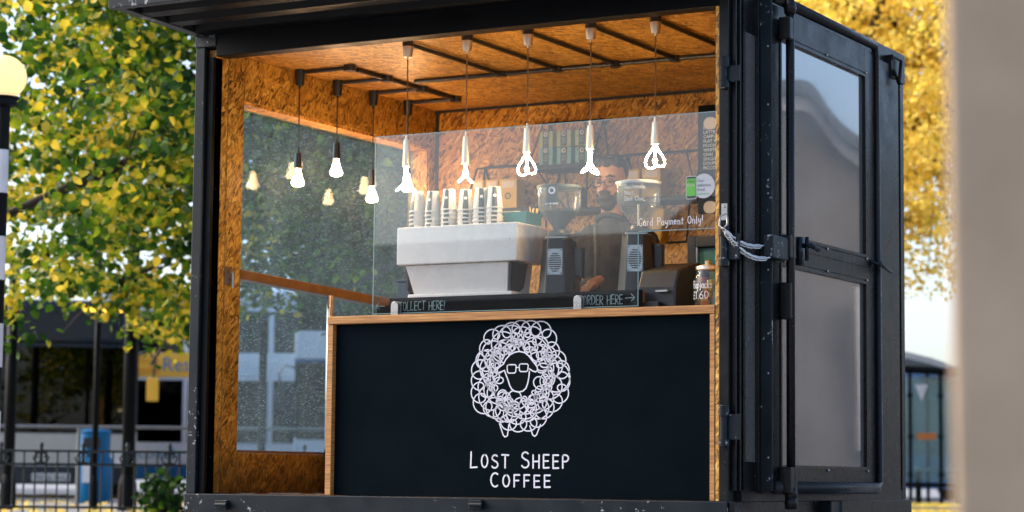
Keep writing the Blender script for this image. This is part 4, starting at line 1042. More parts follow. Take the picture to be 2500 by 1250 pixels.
# small dark bag next to left-hand hopper
t = thing('coffee_bag', 'dark coffee bag with round emblem standing on the shelf between the grinders', 'bag'); p0, p1 = at(1406,508,'Y',2.06), at(1421,455,'Y',2.06)
part(MB().box((p0.x,2.06,p0.z),(p1.x,2.12,p1.z)), 'bag_body', M['print_dark'], t, bevel=.006)
b = MB(); b.ribbon([((p0.x+p1.x)/2+.007*math.cos(a*.5), p1.z-.03+.007*math.sin(a*.5)) for a in range(14)], .006, FR(2.057)); part(b, 'round_emblem', M['print_white'], t)
part(MB().box((p0.x-.1,2.05,p0.z-.022),(p1.x+.25,2.24,p0.z-.001)), 'x', M['black_matt'], t).name = 'bag_ledge'
# hanging yellow bag beneath right shelf
t = thing('hanging_sack', 'yellow cloth sack hanging under the lower right shelf', 'sack'); p0, p1 = at(1590,600,'Y',2.1), at(1622,510,'Y',2.1)
part(MB().hexa([(p0.x,2.1,p0.z),(p1.x-.02,2.1,p0.z+.03),(p1.x-.02,2.2,p0.z+.03),(p0.x,2.2,p0.z),(p0.x,2.1,p1.z+.02),(p1.x,2.1,p1.z),(p1.x,2.2,p1.z),(p0.x,2.2,p1.z+.02)]), 'sack_body', M['yellow_card'], t, bevel=.01)
# menu board on the back wall
t = thing('menu_board', 'tall black menu board with white lettering at the right end wall', 'menu board')
YMn = 1.6; a_, b_ = at(1704,258,'Y',YMn), at(1707,522,'Y',YMn); xm0 = a_.x
part(MB().box((xm0,YMn,b_.z),(2.92,YMn+.02,a_.z)), 'board', M['board_black'], t, bevel=.002)
for k, tx in enumerate(('LONG','LATTE','CAPPUCCINO','FLAT WHITE','MOCHA','WHITE HOT','CHAI','SINGLE','DOUPPIO','PICCOLO')):
    z_ = at(1720,316+k*10.9,'Y',YMn).z; font_text('lettering', tx, .024, M['chalk'], t, frame_mat((at(1718,300,'Y',YMn).x,YMn-.002,z_),(1,0,0),(0,0,1)))
for py in (300, 505):
    p = at(1733,py,'Y',YMn); part(MB().prism(rrect(p.x-.035,p.z-.035,p.x+.04,p.z+.03,.03), lambda a, c: (a,YMn-.004,c), lambda a, c: (a,YMn-.001,c)), 'round_badge', M['label_white'], t)
# low right: framed cabinet, jar, till
t = thing('display_cabinet', 'black framed cabinet with teal glass at the right end of the counter', 'cabinet'); YQ = .75
p0, p1 = at(1677,745,'Y',YQ), at(1680,577,'Y',YQ); zq = p1.z
xq = p0.x; b = MB(); b.box((xq,YQ,ZC-.2),(xq+.045,YQ+.4,zq)).box((xq+.0455,YQ,zq-.055),(2.92,YQ+.4,zq)).box((xq+.0455,YQ,ZC-.2),(2.92,YQ+.4,ZC-.12)); part(b, 'cabinet_frame', M['black_plastic'], t, bevel=.004)
part(MB().box((xq+.047,YQ+.03,ZC-.115),(2.918,YQ+.04,zq-.056)), 'cabinet_glass', M['screen'], t)
part(MB().box((xq+.047,YQ+.0,ZC-.115),(xq+.055,YQ+.028,zq-.056)), 'inner_trim', M['chrome'], t)
for xx in (xq+.02, 2.90): part(MB().box((xx-.015,YQ+.05,S0+.001),(xx+.01,YQ+.38,ZC-.201)), 'leg', M['black_plastic'], t)
t = thing('snack_jar', 'glass jar of snacks with chalk price at the counter\'s right end', 'jar'); pj = at(1728,740,'Y',.18); xj = pj.x-.0; R_ = .062
smooth_angle(MB().lathe([(.0,.0),(.05,.0),(R_,.02),(R_+.003,.10),(R_-.004,.150),(.050,.168),(.050,.178)], (xj,.18,ZC+.001), 28).build('jar_glass', M['jar'], t), 60)
smooth_angle(part(MB().lathe([(.052,.171),(.056,.175),(.054,.19),(.03,.198),(.012,.202),(.015,.215),(0,.222)], (xj,.18,ZC+.001), 28), 'jar_lid', M['brass'], t))
for k in range(9):
    a = random.uniform(0,6.28); r_ = random.uniform(.0,.035)
    Mx = Matrix.Rotation(random.uniform(0,3), 4, 'Z') @ Matrix.Rotation(random.uniform(-.5,.5), 4, 'X'); o3 = Vector((xj+r_*math.cos(a),.18+r_*math.sin(a),ZC+.02+k*.014))
    part(MB().box((-.02,-.008,-.012),(.02,.008,.012), Matrix.Translation(o3) @ Mx), 'snack_bar', M['yellow_card'] if k % 2 else M['orange'], t, bevel=.003)
for k, tx in enumerate(('Flapjacks', '£1.60')):
    b = MB(); stroke_text(b, tx, 0, 0, .034, .0034, (lambda a, c, h=0, k=k: (xj+(R_+.005)*math.sin(-.9+a/R_), .18-(R_+.005)*math.cos(-.9+a/R_), ZC+.088-.048*k+c)), track=.12, width=(.10,.085)[k]); part(b, 'chalk_lettering', M['chalk'], t)
t = thing('till_terminal', 'low black payment till behind the order opening', 'till')
p0, p1 = at(1592,655,'Y',.30), at(1700,655,'Y',.30); b = MB()
b.prism([(.12,ZC+.001),(.50,ZC+.001),(.50,ZC+.20),(.40,ZC+.235),(.16,ZC+.18),(.12,ZC+.10)], lambda a, c: (p0.x+.01,a,c), lambda a, c: (p1.x-.02,a,c)); part(b, 'till_body', M['black_plastic'], t, bevel=.012)
part(MB().box((p0.x+.12,.085,ZC+.075),(p0.x+.18,.118,ZC+.083)), 'paper_slot', M['chrome'], t); part(MB().box((p0.x+.05,.075,ZC+.001),(p0.x+.14,.118,ZC+.03)), 'key_pad', M['black_matt'], t, bevel=.004)
t = thing('card_block', 'small upright copper coloured block behind the end of the order here sign', 'block'); p0 = at(1562,742,'Y',.08); part(MB().box((p0.x-.004,.07,ZC+.001),(p0.x+.018,.10,ZC+.08)), 'block_body', M['varnished'], t, bevel=.002)
t.name = 'menu_holder'

# ------------------------------------------------------------------ barista
YH = .98
def cap(mb, a, c, ra_, rb_, seg=12):
    a, c = Vector(a), Vector(c); n = 5; pts = [a.lerp(c, i/n) for i in range(n+1)]; rs_ = [ra_+(rb_-ra_)*i/n for i in range(n+1)]
    mb.tube(pts, rs_, seg); mb.ellipsoid(a, (ra_,)*3, seg, 6); mb.ellipsoid(c, (rb_,)*3, seg, 6)
def fin(o, vox, smooth=6):
    r_ = o.modifiers.new('remesh', 'REMESH'); r_.mode = 'VOXEL'; r_.voxel_size = vox; r_.use_smooth_shade = True
    s_ = o.modifiers.new('smooth', 'SMOOTH'); s_.iterations = smooth; s_.factor = .5
    return o
hp = at(1492,452,'Y',YH); pf = Vector((hp.x+.01, YH, S0))
per = thing('person', 'barista in a dark plaid shirt with glasses and beard working behind the grinders', 'person', pf, 0)
hz = hp.z-S0  # eye height above floor
face_dir = .10     # turned a little to the left of the street
hand = at(1437,700,'Y',.62)-pf; hand2 = Vector((.16,-.34,ZC-S0+.06))
sh = hz-.26
B = MB()
Hr = Matrix.Rotation(face_dir, 4, 'Z') @ Matrix.Rotation(.22, 4, 'X')
hc = Vector((0,-.03,hz+.015))
def H(p): return hc+Hr @ Vector(p)
B.ellipsoid(H((0,.012,.03)), (.077,.098,.10), 20, 12, Hr); B.ellipsoid(H((0,-.022,-.045)), (.062,.070,.085), 18, 10, Hr)
B.ellipsoid(H((0,-.070,-.085)), (.030,.022,.026), 12, 8, Hr); B.ellipsoid(H((0,-.098,-.022)), (.013,.020,.014), 10, 6, Hr); cap(B, H((0,-.084,.012)), H((0,-.102,-.020)), .008, .012, 8)
for s_ in (-1, 1): B.ellipsoid(H((s_*.078,.012,-.01)), (.010,.018,.030), 10, 6, Hr); B.ellipsoid(H((s_*.032,-.082,.022)), (.024,.012,.008), 10, 6, Hr)
B.ellipsoid(H((0,-.088,-.058)), (.024,.010,.008), 10, 6, Hr)
cap(B, (0,.005,sh+.02), (0,-.015,sh+.15), .058, .055)
cap(B, (-.08,0,sh-.05), (.08,0,sh-.05), .10, .10); cap(B, (0,0,sh-.12), (0,0,1.0), .135, .12); cap(B, (-.06,0,.97), (.06,0,.97), .12, .12)
shoulders = {-1: Vector((-.185,0,sh-.045)), 1: Vector((.185,0,sh-.045))}
elb = {-1: Vector((-.26,-.06,sh-.33)), 1: Vector((.27,-.05,sh-.33))}
wr = {-1: hand+Vector((.03,.06,.035)), 1: hand2+Vector((0,.05,.02))}
for s_ in (-1, 1):
    cap(B, (s_*.10,0,sh-.03), shoulders[s_], .06, .058); cap(B, shoulders[s_], elb[s_], .052, .042); cap(B, elb[s_], wr[s_], .040, .027)
    w0 = wr[s_]; d = ((hand if s_ < 0 else hand2)-w0).normalized(); sd = Vector((0,0,1)).cross(d).normalized()
    palm = w0+d*.055; cap(B, w0, palm, .026, .030); cap(B, palm-sd*.022, palm+sd*.022, .018, .018, 10)
    for q in range(4):
        o_ = (q-1.5)*.019; ln = (.034,.040,.038,.030)[q]; k0 = palm+sd*o_+d*.012; k1 = k0+d*ln+Vector((0,0,-.008)); k2 = k1+d*ln*.5+Vector((0,0,-.026))
        cap(B, k0, k1, .0092, .0085, 8); cap(B, k1, k2, .0085, .0075, 8)
    th0 = w0+d*.02-sd*.026*s_*-1; th1 = th0+d*.035-sd*.022*s_*-1; cap(B, th0, th1, .011, .010, 8); cap(B, th1, th1+d*.028, .010, .008, 8)
    cap(B, (s_*.085,0,.93), (s_*.095,-.02,.50), .085, .058); cap(B, (s_*.095,-.02,.50), (s_*.10,.02,.09), .055, .036); cap(B, (s_*.10,.03,.045), (s_*.115,-.13,.03), .04, .03)
fin(B.build('body', M['skin'], per), .0065, 3)
# shirt, trousers, hair, beard, glasses
C = MB(); cap(C, (-.09,0,sh-.05), (.09,0,sh-.05), .118, .118); cap(C, (0,0,sh-.12), (0,0,.98), .158, .142); cap(C, (0,0,sh+.0), (0,-.008,sh+.055), .085, .070)
cap(C, (-.06,0,.97), (.06,0,.97), .14, .14)
for s_ in (-1, 1):
    cap(C, (s_*.10,0,sh-.03), shoulders[s_], .078, .075); cap(C, shoulders[s_], elb[s_], .070, .058); e_ = elb[s_].lerp(wr[s_], .86); cap(C, elb[s_], e_, .055, .040)
fin(C.build('shirt', M['plaid'], per), .010, 5)
C = MB(); C.tube([(.075*math.cos(a)+.0, .075*math.sin(a)*.9-.01, sh+.07-.03*math.cos(a+PI/2)*-1) for a in [2*PI*k/16 for k in range(16)]], .014, 8, closed=True); C.build('collar', M['plaid'], per, smooth=True)
C = MB(); 
for s_ in (-1, 1): cap(C, (s_*.085,0,.95), (s_*.095,-.02,.50), .102, .075); cap(C, (s_*.095,-.02,.50), (s_*.10,.02,.08), .072, .058)
cap(C, (-.05,0,.98), (.05,0,.98), .145, .145); fin(C.build('trousers', M['jean'], per), .012, 4)
C = MB()
for s_ in (-1, 1): cap(C, (s_*.10,.035,.05), (s_*.118,-.15,.04), .05, .042)
fin(C.build('shoes', M['black_matt'], per), .01, 3)
C = MB(); C.ellipsoid(H((0,.046,.050)), (.083,.086,.086), 20, 12, Hr); C.ellipsoid(H((0,.10,.09)), (.045,.045,.045), 14, 8, Hr)
for k in range(9): C.ellipsoid(H((-.055+k*.014,-.046+abs(k-4)*.008,.100+.010*math.sin(k*2.3))), (.017,.040,.026+.008*math.sin(k*1.7)), 10, 6, Hr)
fin(C.build('hair', M['hair'], per), .006, 2)
C = MB(); C.ellipsoid(H((0,-.062,-.108)), (.042,.036,.040), 14, 8, Hr)
for s_ in (-1, 1): C.ellipsoid(H((s_*.045,-.040,-.080)), (.024,.040,.036), 12, 8, Hr); C.ellipsoid(H((s_*.062,-.005,-.045)), (.012,.022,.038), 10, 6, Hr)
C.ellipsoid(H((0,-.092,-.046)), (.036,.016,.012), 10, 6, Hr); C.ellipsoid(H((0,-.082,-.072)), (.036,.026,.024), 12, 8, Hr); fin(C.build('beard', M['hair'], per), .0055, 2)
C = MB()
for s_ in (-1, 1):
    C.tube([H((s_*.034+.026*math.cos(a)*(1+.0*s_), -.108, .004+.021*math.sin(a))) for a in [2*PI*k/14 for k in range(14)]], .0028, 6, closed=True)
    C.tube([H((s_*.060,-.106,.008)), H((s_*.080,-.06,.008)), H((s_*.082,.015,.0))], .0024, 6)
C.tube([H((-.008,-.110,.008)), H((.008,-.110,.008))], .0026, 6); C.build('glasses', M['black_plastic'], per, smooth=True)
C = MB()
for s_ in (-1, 1): C.ellipsoid(H((s_*.032,-.083,.003)), (.011,.008,.006), 10, 6, Hr)
C.build('eyes', M['black_plastic'], per, smooth=True)
C = MB()
for s_ in (-1, 1): C.tube([H((s_*.012,-.093,.030)), H((s_*.034,-.095,.038)), H((s_*.056,-.078,.030))], [.004,.006,.003], 6)
C.build('eyebrows', M['hair'], per, smooth=True)
per.rotation_euler.z = 0

# ------------------------------------------------------------------ foreground pillar
p = vw(2.45, 0); 
t = MB()
def vp_(d, px, z): 
    l_ = lat(px, d); q = vw(d, l_, z); return q
zt_ = 1.2; D0 = 2.3
A = [vw(D0, lat(2338,D0)+.0, -.0), vw(D0, lat(2338,D0)+.5, 0), vw(D0+.45, lat(2338,D0)+.75, 0), vw(D0+.45, lat(2338,D0)+.12, 0)]
A2 = [vw(D0, lat(2300,D0)-.017, 3.2), vw(D0, lat(2300,D0)+.5, 3.2), vw(D0+.45, lat(2300,D0)+.75, 3.2), vw(D0+.45, lat(2300,D0)+.10, 3.2)]
o = MB().hexa(A+A2).build('stone_pillar', M['stone']); tag(o, 'beige rendered pillar very close on the right, out of focus', 'pillar')
bv = o.modifiers.new('bevel', 'BEVEL'); bv.width = .01; bv.segments = 3

# ------------------------------------------------------------------ trees
def leaf_mesh(mb, p, size, rng, droop=.4):
    d = Vector((rng.gauss(0,1), rng.gauss(0,1), rng.gauss(0,.6)-droop)).normalized()
    s_ = d.cross(Vector((rng.gauss(0,1), rng.gauss(0,1), rng.gauss(0,1)))).normalized(); n = d.cross(s_)
    L_ = size*rng.uniform(.7,1.25); W = L_*.46; c = n*L_*.10
    q = (p, p+d*L_*.25+s_*W*.95+c, p+d*L_*.65+s_*W*.8+c*.6, p+d*L_, p+d*L_*.65-s_*W*.8+c*.6, p+d*L_*.25-s_*W*.95+c)
    i = len(mb.v); mb.v += [tuple(x) for x in q]; mb.f += [(i,i+1,i+2,i+3),(i,i+3,i+4,i+5)]; mb.m += [0,0]
def tree(name, label, base, H_, R_, crown_z, seed, leafm, n_cl, per_cl, leaf, cl_r, in_view, trunk_r=.28, squash=.62, zmin=1.5, limbs=11):
    rng = random.Random(seed); t = thing(name, label, 'tree', base)
    w_ = MB(); top = Vector((rng.uniform(-.3,.3), rng.uniform(-.3,.3), H_))
    w_.tube([(0,0,0),(.02,.03,.3),(.05,.0,1.2),(.1,.05,H_*.5),top], [trunk_r*1.35,trunk_r*1.05,trunk_r*.9,trunk_r*.6,trunk_r*.12], 12)
    w_.build('trunk', M['bark'], t, smooth=True)
    br = MB(); segs = []
    for k in range(limbs*3):
        a = 2*PI*k/(limbs*3)*2.4+rng.uniform(-.3,.3); z_ = rng.uniform(1.6, H_*.8); r_ = R_*rng.uniform(.55,1.0)
        if name == 'lime_tree' and px_of(Vector(base)+Vector((r_*math.cos(a), r_*math.sin(a), 3)))[0] > 1700: r_ *= .25
        p0 = Vector((.05,0,z_)); ez = crown_z+(rng.uniform(-1,.8))*R_*squash
        ez = max(zmin+(.2 if zmin < 2 else 1.6), ez); p2 = Vector((r_*math.cos(a), r_*math.sin(a), ez)); p1 = p0.lerp(p2,.5)+Vector((rng.uniform(-.4,.4), rng.uniform(-.4,.4), rng.uniform(.2,.9)))
        pts = catmull([p0, p0.lerp(p1,.5)+Vector((0,0,.15)), p1, p2], 5); rr = trunk_r*rng.uniform(.26,.50)
        br.tube(pts, [rr*(1-i/len(pts))+.012 for i in range(len(pts))], 6)
        for i in range(4, len(pts)-1): segs.append((pts[i], pts[i+1]))
        for j in range(6):
            q = pts[rng.randint(4, len(pts)-1)]; e = q+Vector((rng.gauss(0,1), rng.gauss(0,1), rng.gauss(-.15,.6))).normalized()*rng.uniform(.5,1.5)
            mid = q.lerp(e,.5)+Vector((0,0,.1)); br.tube([q,mid,e], [.018,.012,.005], 5); segs.append((q,mid)); segs.append((mid,e)); segs.append((mid,e))
    br.build('branches', M['bark'], t, smooth=True)
    lf = MB(); cnt = 0
    while cnt < n_cl:
        if rng.random() < .45:
            s_ = rng.choice(segs); c = s_[0].lerp(s_[1], rng.random())+Vector((rng.gauss(0,.2), rng.gauss(0,.2), rng.gauss(0,.15)))
        else:
            u = Vector((rng.gauss(0,1), rng.gauss(0,1), rng.gauss(0,1))).normalized()*(rng.random()**.4)
            c = Vector((u.x*R_, u.y*R_, crown_z+u.z*R_*squash))
        if c.z < zmin+.35*math.sin(c.x*2.3+c.y*1.7): continue
        if not in_view(Vector(base)+c, rng): continue
        cnt += 1; rr = cl_r*rng.uniform(.6,1.3)
        for j in range(int(per_cl*rng.uniform(.6,1.4))):
            p = c+Vector((rng.gauss(0,1)*rr, rng.gauss(0,1)*rr, rng.gauss(0,1)*rr*.42)); leaf_mesh(lf, p, leaf, rng)
    o = lf.build('foliage', leafm, t); o['kind'] = 'stuff'; return t
def px_of(p):
    d = p-CAM; z = d.dot(VIEW); return (1250+F_PX*d.dot(RIGHT)/z, 625-F_PX*d.dot(UP)/z) if z > .5 else (-9999,-9999)
def vis_left(p, rng):
    x, y = px_of(p)
    if x > 1720: return False
    if x < -700 or x > 1500: return rng.random() < .12
    if y < -500: return rng.random() < .12
    # ragged underside of the crown
    if y > (805 if x < 520 else 745)+45*math.sin(x*.013+1)+28*math.sin(x*.05): return False
    if -60 < x < 480 or 560 < x < 1040: return True
    return rng.random() < .3
bt = vw(21.5, lat(1180,21.5))
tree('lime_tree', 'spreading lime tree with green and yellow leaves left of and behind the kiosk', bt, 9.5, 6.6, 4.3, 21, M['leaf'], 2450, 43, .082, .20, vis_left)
def vis_right(p, rng):
    x, y = px_of(p)
    if y > 760+40*math.sin(x*.03): return False
    if 1880 < x < 2420 and y > -150: return True
    return rng.random() < .12
bt2 = vw(34, lat(2020,34))
tree('yellow_tree', 'tall tree with bright yellow autumn leaves behind the right end of the kiosk', bt2, 11, 5.2, 6.0, 5, M['leaf_yellow'], 2500, 20, .080, .20, vis_right, zmin=3.2, squash=.85)
bt3 = vw(20.5, lat(405,20.5))
def bush(name, label, base, R_, seed, n, matl, leaf=.07, cat='bush'):
    rng = random.Random(seed); t = thing(name, label, cat, base); b = MB()
    for k in range(14):
        a = rng.uniform(0,6.28); e = Vector((math.cos(a)*R_*rng.uniform(.3,1), math.sin(a)*R_*rng.uniform(.3,1), R_*rng.uniform(.8,2.4))); b.tube([(0,0,0), e*.5+Vector((0,0,.05)), e], [.012,.008,.004], 5)
    b.build('stems', M['bark'], t); l_ = MB()
    for k in range(n):
        a = rng.uniform(0,6.28); r_ = R_*rng.random()**.5; leaf_mesh(l_, Vector((r_*math.cos(a), r_*math.sin(a), rng.uniform(.05,2.3)*R_*(1-.3*r_/R_))), leaf, rng)
    o = l_.build('foliage', matl, t); o['kind'] = 'stuff'
bush('shrub', 'low yellow green shrub growing through the ornate fence beside the kiosk', bt3, .22, 4, 300, M['leaf'])
# fallen leaves
rng = random.Random(9); l_ = MB()
for k in range(2600):
    d_ = rng.uniform(22, 44); x_ = rng.choice((rng.uniform(2150,2400), rng.uniform(-200,520), rng.uniform(2150,2400))); p = vw(d_, lat(x_,d_), .012+.01*rng.random())
    a = rng.uniform(0,6.28); s_ = Vector((math.cos(a), math.sin(a), rng.uniform(-.2,.3)))*.06; q = Vector((-math.sin(a), math.cos(a), rng.uniform(-.2,.3)))*.045
    l_.quad(p-s_, p-q, p+s_, p+q)
tag(l_.build('fallen_leaves', M['leaf_yellow']), 'yellow leaves scattered over the paving', 'leaves', kind='stuff')

# ------------------------------------------------------------------ belisha beacon
D_ = 14.5; bp = vw(D_, lat(-8,D_)); t = thing('crossing_beacon', 'crossing beacon with a glowing amber globe on a black and white banded post', 'beacon', bp)
zg = .42+(1152-180)/F_PX*D_; rg = 54/F_PX*D_
smooth_angle(MB().lathe([(0,-rg*.96)]+[(rg*math.sin(a), -rg*math.cos(a)) for a in [.25+k*(PI-.25)/20 for k in range(21)]], (0,0,zg), 32).build('globe', M['globe'], t), 60)
MB().lathe([(.055,zg-rg*1.38),(.085,zg-rg*1.3),(.085,zg-rg*1.02),(.10,zg-rg*1.0),(.10,zg-rg*.92)], seg=24).build('globe_collar', M['band_black'], t)
z_ = zg-rg*1.38; k = 0; MB().lathe([(.062,0),(.062,.1)], seg=20).build('post_base', M['band_black'], t)
while z_ > .1:
    z2 = max(.1, z_-.28); MB().lathe([(.042,z2),(.042,z_)], seg=20).build('post_band', M['band_black' if k % 2 == 0 else 'band_white'], t, smooth=False); z_ = z2; k += 1

# ------------------------------------------------------------------ street furniture left
# ornate fence
DF = 21.5; t = thing('ornate_fence', 'low black iron fence with flower ornaments and round balusters', 'fence')
z1_, z2_ = .42+53/F_PX*DF, .42+21/F_PX*DF
def fpt(px, z): q = vw(DF, lat(px,DF), z); return q
for z_ in (z1_, z2_): part(MB().tube([fpt(-400,z_), fpt(900,z_)], .012, 6), 'rail', M['iron'], t)
part(MB().tube([fpt(-400,.10), fpt(900,.10)], .012, 6), 'rail', M['iron'], t)
bal = None
for k in range(48):
    px = -390+k*27; b = None
    if bal is None: bal = MB().tube([(0,0,.0),(0,0,z1_)], .0085, 6).build('baluster', M['iron'], t); o = bal
    else: o = bal.copy(); COL.objects.link(o); o.parent = t
    o.location = fpt(px, 0)
orn = None
for px in (-190, -90, 12, 110, 212, 320, 422, 530, 640, 750):
    if orn is None:
        zc_ = (z1_+z2_)/2; b = MB(); b.tube([(0,0,zc_-.07),(0,0,z1_+.05)], .016, 8)
        for s_ in (-1, 1): b.tube([(0,0,zc_-.04), rd*s_*.05+Vector((0,0,zc_-.05)), rd*s_*.075+Vector((0,0,zc_)), rd*s_*.05+Vector((0,0,zc_+.03)), rd*s_*.03+Vector((0,0,zc_))], .009, 6); b.ellipsoid(rd*s_*.035+Vector((0,0,zc_+.05)), (.02,.02,.02), 8, 6)
        b.ellipsoid((0,0,z1_+.055),(.022,.022,.03),8,6); orn = b.build('flower_ornament', M['iron'], t); o = orn
    else: o = orn.copy(); COL.objects.link(o); o.parent = t
    o.location = fpt(px, 0)
# guard rail
DG = 27.; t = thing('guard_rail', 'grey metal guard rail crossing in front of the buses', 'railing'); zr = .42+112/F_PX*DG
def gpt(px, z): return vw(DG, lat(px,DG), z)
part(MB().tube([gpt(-300,zr), gpt(1000,zr)], .020, 8), 'rail', M['galv'], t)
for px in (-280, 200, 640, 980): part(MB().tube([gpt(px,0), gpt(px,zr)], .022, 8), 'post', M['galv'], t)
post_lb = ['black street post nearest the crossing beacon', 'thin black street post in front of the bus windscreen', 'thick black street post at the bus\'s near side']
for (px, w_, ytop, lb) in zip((32,240,322), (.065,.035,.075), (640,560,430), post_lb):
    D2 = 26.0; q = vw(D2, lat(px,D2)); t = thing('street_post', lb, 'post', q, 0, 'black posts by the bus stop'); zt_ = .42+(1155-ytop)/F_PX*D2
    MB().tube([(0,0,.0),(0,0,zt_)], w_, 14).build('post_shaft', M['band_black'], t, smooth=True); MB().lathe([(w_*1.5,0),(w_*1.4,.3),(w_,.4)], seg=14).build('post_base', M['band_black'], t); MB().ellipsoid((0,0,zt_),(w_*1.2,w_*1.2,w_*.8),12,6).build('post_cap', M['band_black'], t)
D2 = 25.; q = vw(D2, lat(645,D2)); t = thing('street_post', 'black lamp column seen through the kiosk\'s wet side window', 'post', q, 0, 'black posts by the bus stop')
MB().tube([(0,0,0),(0,0,2.1)], .045, 14).build('post_shaft', M['band_black'], t); MB().lathe([(.085,0),(.08,.25),(.05,.5)], seg=14).build('post_base', M['band_black'], t); MB().ellipsoid((0,0,.9),(.06,.06,.04),10,6).build('post_collar', M['band_black'], t)
# bin
DB = 32.; q = vw(DB, lat(240,DB)); t = thing('litter_bin', 'round blue litter bin with black slot behind the ornate fence', 'litter bin', q)
smooth_angle(MB().lathe([(.22,0),(.245,.05),(.245,.62),(.215,.66),(.215,.98),(.235,1.0),(.20,1.03),(0,1.05)], seg=28).build('bin_body', M['bin_blue'], t))
fwd = -vd
def loc_frame(p, f): return frame_mat(p, rd, (0,0,1))
MB().box((-.12,-.01,-.07),(.12,.01,.07), Matrix.Translation(fwd*.225+Vector((0,0,.84))) @ Matrix.Rotation(math.atan2(rd.y,rd.x),4,'Z')).build('bin_slot', M['black_matt'], t)
MB().box((-.09,-.01,-.13),(.09,.01,.13), Matrix.Translation(fwd*.235+Vector((0,0,.42))+rd*-.03) @ Matrix.Rotation(math.atan2(rd.y,rd.x),4,'Z')).build('bin_notice', M['band_white'], t)

